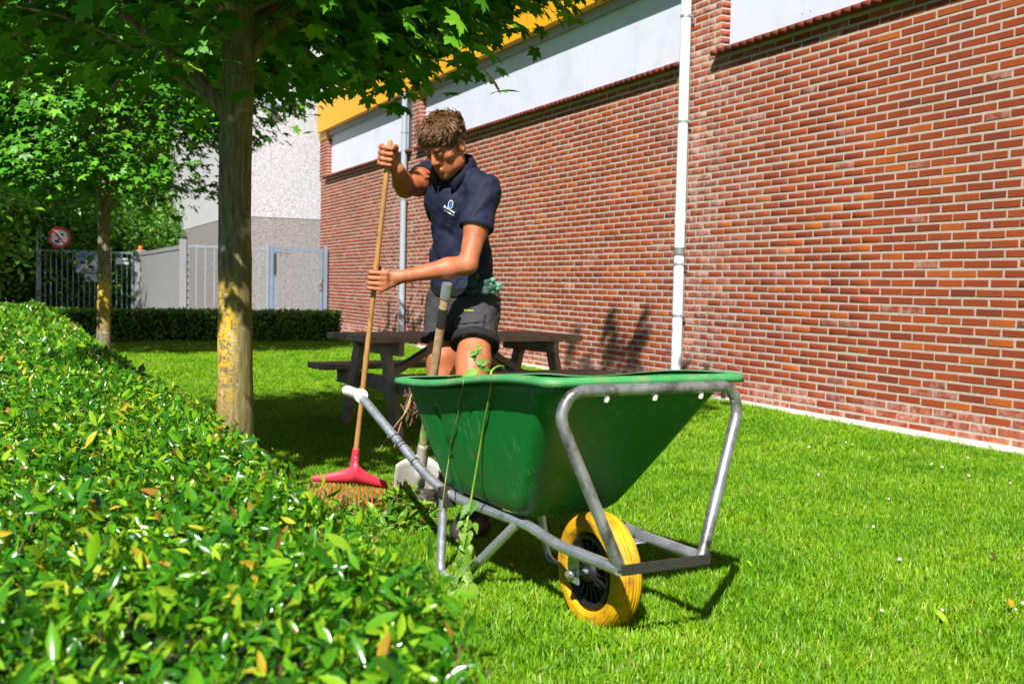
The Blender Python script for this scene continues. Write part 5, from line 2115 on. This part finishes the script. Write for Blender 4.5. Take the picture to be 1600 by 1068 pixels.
# joints
FACE = Vector((-.57, -.82, 0)).normalized()          # facing
RGT = Vector((FACE.y, -FACE.x, 0))                    # the person's right
pelvis = at(724, 470, 4.82)
chest = at(716, 312, 4.765)
neck = at(712, 262, 4.715)
headc = at(697, 229, 4.625)
shR, shL = at(672, 276, 4.90), at(757, 297, 4.645)
elR, elL = at(633, 294, 4.69), at(731, 413, 4.53)
rk = lambda z: R_TOP.lerp(R_BOT, (R_TOP.z - z) / (R_TOP.z - R_BOT.z))
gR = rk(at(608, 245, 4.42).z)
gL = rk(at(592, 437, 4.5).z)
wrR = gR + Vector((.030, .055, -.045))
wrL = at(640, 430, 4.46)
print('arms', (shR - elR).length, (elR - wrR).length, (shL - elL).length, (elL - wrL).length, 'pelvis', pelvis, 'gR', gR, 'gL', gL)
hipR, hipL = pelvis + RGT * .088, pelvis - RGT * .088
ftR = gnd(697, 792); ftL = gnd(745, 838)
knR = hipR.lerp(ftR, .5) + FACE * .06; knL = hipL.lerp(ftL, .5) + FACE * .07
knR.z, knL.z = .47, .47
PE = empty('person', (ftR + ftL) / 2)
tag(PE, 'person in navy polo shirt and dark work shorts bending over a rake', 'person')

up_t = (neck - pelvis).normalized()
TR = (RGT - up_t * RGT.dot(up_t)).normalized()
TF = TR.cross(up_t)
if TF.dot(FACE) < 0: TF = -TF
RT_ = np.array(Matrix((TR, TF, up_t)).transposed())

# --- body (skin), one surface
B_ = Field((-.62, 4.30, -.02), (.02, 5.16, 1.84), .0046)
for (h, kn, ft) in ((hipR, knR, ftR), (hipL, knL, ftL)):
    an = Vector((ft.x, ft.y, .09))
    B_.cone(h, h.lerp(kn, .55), .070, .074, .02)
    B_.cone(h.lerp(kn, .55), kn, .074, .056, .02)
    B_.ell(kn + FACE * .02, (.048, .046, .052), None, .02)
    B_.cone(kn, kn.lerp(an, .35) - FACE * .018, .05, .055, .02)
    B_.cone(kn.lerp(an, .35) - FACE * .018, an, .055, .036, .02)
B_.ell(pelvis.lerp(chest, .2), (.13, .09, .2), RT_, .02)
B_.ell(pelvis.lerp(chest, .75), (.14, .09, .22), RT_, .02)
# arms
for (s, e, w, big) in ((shR, elR, wrR, 1.0), (shL, elL, wrL, 1.0)):
    B_.cone(s, s.lerp(e, .45), .056 * big, .052 * big, .015)
    B_.cone(s.lerp(e, .3), e, .053 * big, .040 * big, .02)
    B_.ell(s.lerp(e, .5), (.045, .045, .06), None, .03)
    B_.cone(e, e.lerp(w, .35), .041 * big, .043 * big, .015)
    B_.cone(e.lerp(w, .35), w, .043 * big, .0275 * big, .015)
B_.cone(neck.lerp(chest, .3), headc.lerp(neck, .35), .062, .056, .02)


def hand(grip, axis, wrist, ang0, dir_, thumb, sizes=(.0092, .0098, .0094, .0082)):
    """fingers wound round a shaft. axis: up along the shaft; ang0 etc: polar angles (deg) in the horizontal plane"""
    axis = axis.normalized()
    ex = Vector((1, 0, 0)); ex = (ex - axis * ex.dot(axis)).normalized()
    ey = axis.cross(ex)
    def pol(a, r, h):
        return grip + (ex * math.cos(math.radians(a)) + ey * math.sin(math.radians(a))) * r + axis * h
    mcps = []
    for i, h in enumerate((.0345, .0118, -.011, -.032)):
        seq = [pol(ang0[j][0], ang0[j][1], h + ang0[j][2] * (1 - i * .15)) for j in range(4)]
        r = sizes[i]
        mcps.append(seq[0])
        B_.cone(seq[0], seq[1], r * 1.12, r * 1.04, .003)
        B_.cone(seq[1], seq[2], r * 1.04, r * .95, .003)
        B_.cone(seq[2], seq[3], r * .95, r * .8, .003)
    for i, q in enumerate(mcps):
        B_.cone(q, wrist.lerp(q, .25) , .0125, .0165, .008)
        B_.ell(q, (.0115, .0115, .0115), None, .004)
    B_.cone(wrist, wrist.lerp(mcps[1], .5), .026, .023, .012)
    T = [pol(*t) for t in thumb]
    B_.cone(wrist.lerp(T[0], .35), T[0], .017, .0145, .008)
    B_.cone(T[0], T[1], .0135, .0118, .004)
    B_.cone(T[1], T[2], .0118, .0092, .004)


rax = -rd
hand(gR, rax, wrR, [(165, .034, 0), (232, .034, 0), (298, .027, -.001), (345, .021, -.002)], 1, [(50, .030, .030), (5, .026, .040), (318, .024, .046)])
hand(gL, rax, wrL, [(318, .050, .004), (238, .036, -.002), (182, .027, -.006), (135, .022, -.008)], 1, [(30, .050, .03), (75, .030, .045), (120, .026, .05)])

# --- head
hf = (FACE * .80 - UPV * .55 + Vector((-.04, 0, 0))).normalized()       # gaze, bent down
hr = (RGT - hf * RGT.dot(hf)).normalized()
hu = hr.cross(hf)
if hu.z < 0: hu = -hu
HR = np.array(Matrix((hr, hf, hu)).transposed())
hs = .985


def hp_(x, y, z):
    return headc + (hr * x + hf * y + hu * z) * hs


def hell(x, y, z, r, k=.012, mode='u'):
    B_.ell(hp_(x, y, z), tuple(q * hs for q in r), HR, k, mode)


hell(0, -.012, .040, (.077, .097, .088), .01)
hell(0, .022, -.040, (.060, .070, .082), .03)
hell(0, .050, -.078, (.043, .040, .042), .02)
hell(0, .070, -.104, (.022, .020, .018), .018)
for s in (-1, 1):
    hell(s * .044, .050, -.012, (.024, .028, .022), .02)
    hell(s * .048, .012, -.072, (.018, .036, .026), .022)
hell(0, .082, .032, (.052, .016, .013), .015)
for s in (-1, 1):
    hell(s * .031, .098, .008, (.019, .018, .013), .01, 's')
    hell(s * .031, .0805, .008, (.0155, .0155, .0135), .004)
B_.cone(hp_(0, .088, .018), hp_(0, .108, -.024), .009, .0125, .010)
for s in (-1, 1): hell(s * .011, .099, -.030, (.009, .011, .008), .006)
hell(0, .092, -.062, (.024, .010, .006), .005)
hell(0, .091, -.073, (.021, .010, .007), .004)
B_.cone(hp_(-.02, .103, -.0672), hp_(.02, .103, -.0672), .0025, .0025, .003, 's')
for s in (-1, 1):
    hell(s * .078, -.012, -.006, (.010, .022, .033), .005)
    hell(s * .088, -.008, -.002, (.008, .012, .018), .004, 's')
body = B_.mesh('body')
relax(body, 1, .35)
body_o = link('body', body, MAT['skin'], PE)
print('body tris', len(body.polygons) * 2)

# --- shirt
S_ = Field((-.48, 4.42, .98), (.06, 5.14, 1.62), .0052)
ch = chest
S_.ell(pelvis.lerp(chest, .50), (.142, .108, .22), RT_, .03)
S_.ell(chest - up_t * .015, (.168, .122, .17), RT_, .04)
S_.ell(pelvis + up_t * .055, (.158, .118, .10), RT_, .05)
S_.cone(shR - RGT * .02, shL + RGT * .02, .066, .066, .04)
S_.cone(shR + (neck - shR) * .1, neck - up_t * .01, .058, .062, .03)
S_.cone(shL + (neck - shL) * .1, neck - up_t * .01, .058, .062, .03)
S_.ell(chest.lerp(neck, .55) + TF * -.02, (.10, .085, .07), RT_, .03)
for (s, e, f0, f1) in ((shR, elR, .30, .068), (shL, elL, .50, .073)):
    S_.cone(s, s.lerp(e, f0), .070, f1, .009, 'u', True)
hem = pelvis + up_t * .015
S_.cut(hem, -up_t)
S_.cone(neck - up_t * .03, neck + (headc - neck).normalized() * .2, .058, .07, .006, 's')
for (s, e, f0) in ((shR, elR, .30), (shL, elL, .50)):      # open sleeve ends
    S_.cone(s.lerp(e, f0 - .06), s.lerp(e, f0 + .3), .060, .062, .004, 's')
shirt = S_.mesh('shirt')
relax(shirt, 1, .4)
ax_arm = (elL - shL).normalized()


def folds(p, n):
    q = p - pelvis
    a = q.dot(TR); h = q.dot(up_t)
    w = mnoise.noise((a * 9 + h * 5, h * 7 - a * 4, q.dot(TF) * 6)) * .013
    w += .010 * mnoise.noise((a * 26 + h * 13, h * 10, 4.2)) 
    # creases radiating from the armpit and pulling to the waist
    w += .008 * math.sin(34 * (h - .9 * a) + 5 * mnoise.noise(p * 9)) * max(0, 1 - abs(h - .16) / .22)
    w += .003 * mnoise.noise(p * 38)
    return w


displace(shirt, folds)
sh_o = link('shirt', shirt, MAT['navy'], PE)
# sleeve cuffs
for (s, e, f0, r) in ((shR, elR, .29, .0692), (shL, elL, .49, .0738)):
    m = MB(); d = (e - s).normalized(); c = s.lerp(e, f0)
    m.tube([c - d * .014, c - d * .006, c + d * .006, c + d * .013], [r - .001, r + .0025, r + .0025, r - .002], 28, caps=False)
    m.build('sleeve_cuff', MAT['navy'], sh_o, smooth=True)
# collar: standing band and two turned-down wings
m = MB()
nd_ = (headc - neck).normalized()
cu = (up_t * .8 + nd_ * .2).normalized()
cr_ = (RGT - cu * RGT.dot(cu)).normalized(); cf_ = cr_.cross(cu)
if cf_.dot(FACE) < 0: cf_ = -cf_
rows = []
for (rr_, hh, fr_) in ((.074, .046, 0), (.080, .054, 0), (.096, .028, .006), (.104, -.004, .012)):
    row = []
    for k in range(33):
        a = math.radians(-158 + 316 * k / 32)
        px_, py_ = math.sin(a), -math.cos(a)
        drop = .045 * max(0, (abs(a) - 1.3) / 1.45) ** 1.5
        extra = .030 * max(0, (abs(a) - 2.2) / .55) if hh < .02 else 0
        row.append(neck - up_t * .012 + cr_ * (px_ * rr_ * .98) + cf_ * (py_ * rr_ * .92 + fr_) + cu * (hh - drop - extra * (1 if hh < 0 else .4)))
    rows.append(row)
vs = [p for r in rows for p in r]
fs = []
for i in range(3):
    for k in range(32):
        fs.append((i * 33 + k, i * 33 + k + 1, (i + 1) * 33 + k + 1, (i + 1) * 33 + k))
m.add(vs, fs)
o = m.build('collar', MAT['navy_dark'], sh_o, smooth=True)
so = o.modifiers.new('solid', 'SOLIDIFY'); so.thickness = .004


# logo on the left breast: snap flat shapes to the shirt surface
from mathutils.bvhtree import BVHTree
dg = bpy.context.evaluated_depsgraph_get()


def bvh(me):
    return BVHTree.FromPolygons([v.co.copy() for v in me.vertices], [tuple(p.vertices) for p in me.polygons])


bs_ = bvh(shirt)


def snap(pxv, pyv, tree, lift=.003):
    d = ray(pxv, pyv).normalized()
    h = tree.ray_cast(Vector((0, 0, CAM_H)), d)
    return h[0] - d * lift if h[0] else None


def surf_frame(pxv, pyv, tree):
    """a frame on the cloth there: point, right, up"""
    p = snap(pxv, pyv, tree); a = snap(pxv + 7, pyv, tree); b = snap(pxv, pyv - 7, tree)
    if not (p and a and b): return None
    r = (a - p).normalized(); n = r.cross(b - p).normalized()
    return p, r, n.cross(r)


def stick(mb, tree, px0, py0, ang, shape, fill=True, lift=.003):
    """polygon given in pixels round px0,py0, laid on the cloth"""
    ca, sa = math.cos(ang), math.sin(ang)
    vs = []
    for (x, y) in shape:
        q = snap(px0 + x * ca - y * sa, py0 + x * sa + y * ca, tree, lift)
        if q is None: return
        vs.append(q)
    mb.add(vs, [tuple(range(len(vs)))])


try:
    m = MB()
    ov = [(3.9 * math.cos(a), 7.0 * math.sin(a)) for a in np.linspace(0, 2 * PI, 25)[:-1]]
    iv = [(x * .78, y * .84) for x, y in ov]
    for k in range(24):
        k2 = (k + 1) % 24
        stick(m, bs_, 704, 319.5, .2, [ov[k], ov[k2], iv[k2], iv[k]])
    m.build('emblem_ring', MAT['logo_white'], sh_o)
    m = MB(); stick(m, bs_, 704, 319.5, .2, [(1.6, -5), (2.4, -1), (1.4, 3), (-1.2, 5), (-2.3, 3.2), (-1.4, -.5), (0, -3)]); m.build('emblem_leaf', MAT['logo_blue'], sh_o)
    m = MB()
    for (x, w, h) in ((-11.6, 1.0, 4), (-10.2, 1.0, 2.6), (-8.8, .9, 2.2), (-6.9, .7, 4.0), (-5.6, 1.2, 2.3), (-4.0, 1.0, 2.3), (-2.6, 1.0, 2.3)):
        stick(m, bs_, 703.5, 328.5, .55, [(x, 1.2 - h), (x + w, 1.2 - h), (x + w, 1.2), (x, 1.2)])
    for (x, w, h) in ((-.6, 1.4, 3.0), (1.3, 1.2, 2.6), (2.9, 1.3, 2.6), (4.6, 1.2, 2.6), (6.2, 1.4, 2.8)):
        stick(m, bs_, 703.5, 328.5, .55, [(x, 1.2 - h), (x + w, 1.2 - h), (x + w, 1.2), (x, 1.2)])
    stick(m, bs_, 702.5, 333.2, .52, [(-10, -.3), (-4, -.3), (-4, .3), (-10, .3)])
    stick(m, bs_, 702.5, 333.2, .52, [(-3.4, -.9), (2.6, -.9), (2.6, .9), (-3.4, .9)])
    stick(m, bs_, 702.5, 333.2, .52, [(3, -.3), (8, -.3), (8, .3), (3, .3)])
    m.build('emblem_lettering', MAT['logo_white'], sh_o)
except Exception as ex:
    print('logo failed', ex)

# --- shorts
H_ = Field((-.48, 4.46, .62), (.10, 5.16, 1.14), .005)
H_.ell(pelvis - up_t * .01, (.158, .118, .14), RT_, .03)
H_.ell(pelvis - FACE * .045 - UPV * .02, (.13, .09, .10), np.array(Matrix((RGT, FACE, UPV)).transposed()), .03)
zh = .742
ends = []
for (h, kn) in ((hipR, knR), (hipL, knL)):
    t = (h.z - zh) / (h.z - kn.z)
    e = h.lerp(kn, t)
    ends.append((h, e))
    H_.cone(h, e, .099, .096, .02, 'u', True)
H_.cut(pelvis + up_t * .07, up_t)
for (h, e) in ends:
    d = (e - h).normalized()
    H_.cone(e + d * .05, e + d * .12, .080, .080, .004, 's')
shorts = H_.mesh('shorts')
relax(shorts, 1, .4)


def sfolds(p, n):
    q = p - pelvis
    w = .007 * mnoise.noise((q.x * 11 + q.z * 6, q.y * 9, q.z * 13)) + .005 * mnoise.noise((q.x * 25 - q.z * 22, q.y * 20, q.z * 24)) + .0025 * mnoise.noise(p * 55)
    return w


displace(shorts, sfolds)
so_ = link('shorts', shorts, MAT['shorts_cloth'], PE)
for (h, e) in ends:
    d = (e - h).normalized()
    pts = []
    m = MB()
    u = d.orthogonal().normalized(); w = d.cross(u)
    ringn = 36
    prof = [(.0985, -.032), (.1065, -.027), (.108, -.004), (.104, .006), (.094, .006), (.09, -.01)]
    vs = []
    for k in range(ringn):
        a = 2 * PI * k / ringn
        jj = 1 + .02 * math.sin(3 * a + h.x * 40) + .012 * math.sin(7 * a)
        for (r_, hh) in prof:
            vs.append(e + (u * math.cos(a) + w * math.sin(a)) * r_ * jj + d * (hh + .004 * math.sin(2 * a)))
    np_ = len(prof)
    m.add(vs, [(k * np_ + j, ((k + 1) % ringn) * np_ + j, ((k + 1) % ringn) * np_ + j + 1, k * np_ + j + 1) for k in range(ringn) for j in range(np_ - 1)])
    m.build('rolled_hem', MAT['black_cloth'], so_, smooth=True)
bh_ = bvh(shorts)
# cargo pocket flap and patch on the left thigh (laid on the cloth)


def patch(name, mat, corners, tree, parent, nx=8, ny=5, lift=.006):
    vs, fs = [], []
    for j in range(ny + 1):
        for i in range(nx + 1):
            s, t = i / nx, j / ny
            x = (corners[0][0] * (1 - s) + corners[1][0] * s) * (1 - t) + (corners[3][0] * (1 - s) + corners[2][0] * s) * t
            y = (corners[0][1] * (1 - s) + corners[1][1] * s) * (1 - t) + (corners[3][1] * (1 - s) + corners[2][1] * s) * t
            q = snap(x, y, tree, lift + .002 * math.sin(i * 1.7 + j))
            if q is None: return None
            vs.append(q)
    for j in range(ny):
        for i in range(nx):
            fs.append((j * (nx + 1) + i, (j + 1) * (nx + 1) + i, (j + 1) * (nx + 1) + i + 1, j * (nx + 1) + i + 1))
    m = MB(); m.add(vs, fs)
    o = m.build(name, mat, parent, smooth=True)
    s_ = o.modifiers.new('solid', 'SOLIDIFY'); s_.thickness = .004
    return o


patch('pocket', MAT['shorts_cloth'], [(716, 502), (757, 497), (756, 528), (712, 530)], bh_, so_, lift=.005)
patch('pocket_flap', MAT['shorts_cloth'], [(717, 496), (759, 489), (758, 502), (715, 506)], bh_, so_, lift=.011)
patch('pocket', MAT['shorts_cloth'], [(682, 478), (692, 476), (692, 508), (682, 508)], bh_, so_, 4, 4, .005)
m = MB()
bc = pelvis + up_t * .062
ring = [bc + TR * (.158 * math.cos(a)) + TF * (.118 * math.sin(a)) for a in np.linspace(0, 2 * PI, 40)[:-1]]
vs = [p + up_t * dz for dz in (-.018, .018) for p in ring]
m.add(vs, [(k, (k + 1) % 39, 39 + (k + 1) % 39, 39 + k) for k in range(39)])
m.build('belt', MAT['black_cloth'], so_, smooth=True)
fr_ = surf_frame(733, 485.5, bh_)
if fr_:
    p, r, u = fr_
    place_text('Cratex', 5.6 / FPX * p.y, MAT['logo_lime'], so_, p + r.cross(u) * .004, r, u)

# --- boots
for (ft, kn) in ((ftR, knR), (ftL, knL)):
    K = Field((ft.x - .2, ft.y - .3, -.01), (ft.x + .2, ft.y + .2, .24), .006)
    fd = (FACE + RGT * (.25 if ft is ftR else -.2)).normalized()
    an = Vector((ft.x, ft.y, .1))
    K.cone(an, an + UPV * .10, .054, .056, .02)
    K.cone(Vector((ft.x, ft.y, .05)) - fd * .045, Vector((ft.x, ft.y, .045)) + fd * .13, .042, .046, .02)
    K.ell(Vector((ft.x, ft.y, .05)) + fd * .13, (.05, .055, .046), None, .02)
    K.cut((0, 0, .004), (0, 0, -1))
    me = K.mesh('boot'); relax(me, 1, .4)
    bo = link('boot', me, MAT['boot'], PE)
    m = MB()
    pts = []
    for k in range(28):
        a = 2 * PI * k / 28
        x, y = math.cos(a), math.sin(a)
        fw = .155 if x > 0 else .085
        pts.append(Vector((ft.x, ft.y, 0)) + fd * (.02 + x * fw) + Vector((-fd.y, fd.x, 0)) * y * .052)
    vs = [p + UPV * z for z in (0.0, .028) for p in pts]
    m.add(vs, [(k, (k + 1) % 28, 28 + (k + 1) % 28, 28 + k) for k in range(28)] + [tuple(range(27, -1, -1)), tuple(range(28, 56))])
    m.build('sole', MAT['black_plastic'], bo, smooth=False)
    m = MB()
    m.tube([an + UPV * .085, an + UPV * .17], [.056, .048], 20, caps=False)
    m.build('sock', MAT['black_cloth'], bo, smooth=True)

# --- hair: cap plus wavy locks
K = Field(tuple(headc - Vector((.17, .17, .17))), tuple(headc + Vector((.17, .17, .17))), .005)
def kell(x, y, z, r, k=.012, mode='u'):
    K.ell(hp_(x, y, z), tuple(q * hs for q in r), HR, k, mode)
kell(0, -.016, .047, (.083, .103, .090), .01)
kell(0, .030, .094, (.066, .062, .034), .03)
kell(0, .105, -.008, (.078, .085, .078), .012, 's')
kell(0, .02, -.085, (.1, .075, .075), .012, 's')
K.cut(hp_(0, -.03, -.045), -hu * .94 + hf * .3)
hair = K.mesh('hair')
relax(hair, 1, .4)
displace(hair, lambda p, n: .006 * mnoise.noise(p * 45) + .004 * mnoise.noise(p * 90))
hm_ = bvh(hair)
hv = MB()
cnt = 0
g = random.Random(5)
while cnt < 3600:
    a = g.uniform(0, 2 * PI); el = g.uniform(-.3, 1.5)
    d = Vector((math.cos(a) * math.cos(el), math.sin(a) * math.cos(el), math.sin(el)))
    org = Vector((0, -.012, .04))
    w_d = hr * d.x + hf * d.y + hu * d.z
    hit = hm_.ray_cast(hp_(*org) + w_d * .3, -w_d)
    if hit[0] is None: continue
    cnt += 1
    p = hit[0]; n_ = hit[1].normalized()
    top_ = d.z > .25
    # swept forward from the crown, falling to the sides; locks turn together
    fl = hf * .8 + hr * (d.x * .5) + hu * (-.5 if d.y > .3 else -.15)
    q = p * 11
    fl = fl + hr * mnoise.noise(q) * 1.3 + hu * mnoise.noise(q + Vector((5, 3, 1))) * .6
    L = g.uniform(.034, .05) if top_ else g.uniform(.014, .024)
    dirv = fl - n_ * fl.dot(n_)
    if dirv.length < 1e-4: continue
    dirv.normalize()
    sidev = n_.cross(dirv)
    ph = mnoise.noise(p * 11) * 7
    lift = (.008 if top_ else .003) * (.5 + 1.2 * abs(mnoise.noise(p * 14)))
    pts = [p - n_ * .004]
    for k in range(1, 7):
        t = k / 6
        pts.append(p + dirv * (L * t) + n_ * (lift * math.sin(t * PI * .9)) + sidev * ((.008 if top_ else .001) * math.sin(ph + t * 4.4)) + Vector((g.uniform(-1, 1), g.uniform(-1, 1), g.uniform(-1, 1))) * .0003)
    r_ = g.uniform(.9, 1.5) * (1 if top_ else .7)
    hv.tube(pts, [.0011 * r_, .0014 * r_, .0015 * r_, .0014 * r_, .0012 * r_, .0009 * r_, .0004 * r_], 4, caps=False)
me = bpy.data.meshes.new('locks'); me.from_pydata(hv.v, [], hv.f)
ho = link('hair', hair, MAT['hair'], PE)
tag(link('locks', me, MAT['hair'], ho), kind='stuff')
# brows
for s in (-1, 1):
    m = MB()
    m.tube(curve([hp_(s * .013, .102, .024), hp_(s * .03, .099, .031), hp_(s * .050, .082, .026)], 4), [.003, .004, .0042, .004, .0038, .0036, .003, .0026, .0015], 6)
    m.build('eyebrow', MAT['hair'], PE, smooth=True)
    m = MB()
    m.tube(curve([hp_(s * .018, .0935, .0035), hp_(s * .031, .0972, .0005), hp_(s * .044, .0905, .0035)], 4), .0013, 5)
    m.build('eyelash', MAT['hair'], PE, smooth=True)

# --- work gloves tucked in the waistband
gb_ = snap(752, 447, bh_, .0)
gs_ = [q for q in (snap(742, 440, bs_, 0), snap(752, 445, bs_, 0), snap(762, 440, bs_, 0), gb_) if q is not None]
if gs_: gb_ = min(gs_, key=lambda q: q.y)
if gb_ is None: gb_ = at(752, 447, 4.7)
for gi_, (c0, fing, th, lab) in enumerate((
        ((742, 447), [((748, 446), (758, 441), (771, 437)), ((750, 449), (760, 445), (766, 444)), ((740, 442), (743, 434), (745, 430)), ((736, 443), (735, 436), (736, 431))], .0, 'dark green work glove, upper of the pair in the waistband'),
        ((750, 452), [((756, 451), (766, 449), (780, 445)), ((758, 453), (766, 452), (778, 450)), ((752, 456), (760, 457), (770, 455)), ((744, 454), (738, 456), (731, 455))], .0, 'dark green work glove, lower of the pair in the waistband'))):
    y0 = gb_.y - .03 - .014 * gi_
    G = Field(tuple(at(c0[0], c0[1], y0) - Vector((.13, .10, .10))), tuple(at(c0[0], c0[1], y0) + Vector((.15, .10, .10))), .004)
    G.ell(at(c0[0], c0[1], y0), (.030, .018, .020), None, .01)
    tips = []
    for (a, b, c) in fing:
        G.cone(at(*c0, y0), at(*a, y0 - .004), .014, .012, .006)
        G.cone(at(*a, y0 - .004), at(*b, y0 - .01), .0125, .0125, .004)
        G.cone(at(*b, y0 - .01), at(*c, y0 - .006), .0125, .0105, .004)
        tips.append((at(*b, y0 - .01), at(*c, y0 - .006)))
    ge = empty('work_glove', at(c0[0], c0[1], y0))
    tag(ge, lab, 'glove')
    link('palm', G.mesh('palm'), MAT['glove_green'], ge)
    for (b, c) in tips[:2] if gi_ == 0 else tips[:3]:
        m = MB(); q = b.lerp(c, .72); e = c + (c - b).normalized() * .011
        m.tube([q, q.lerp(e, .4), q.lerp(e, .8), e], [.0122, .0122, .0095, .003], 12)
        m.build('fingertip', MAT['glove_tip'], ge, smooth=True)
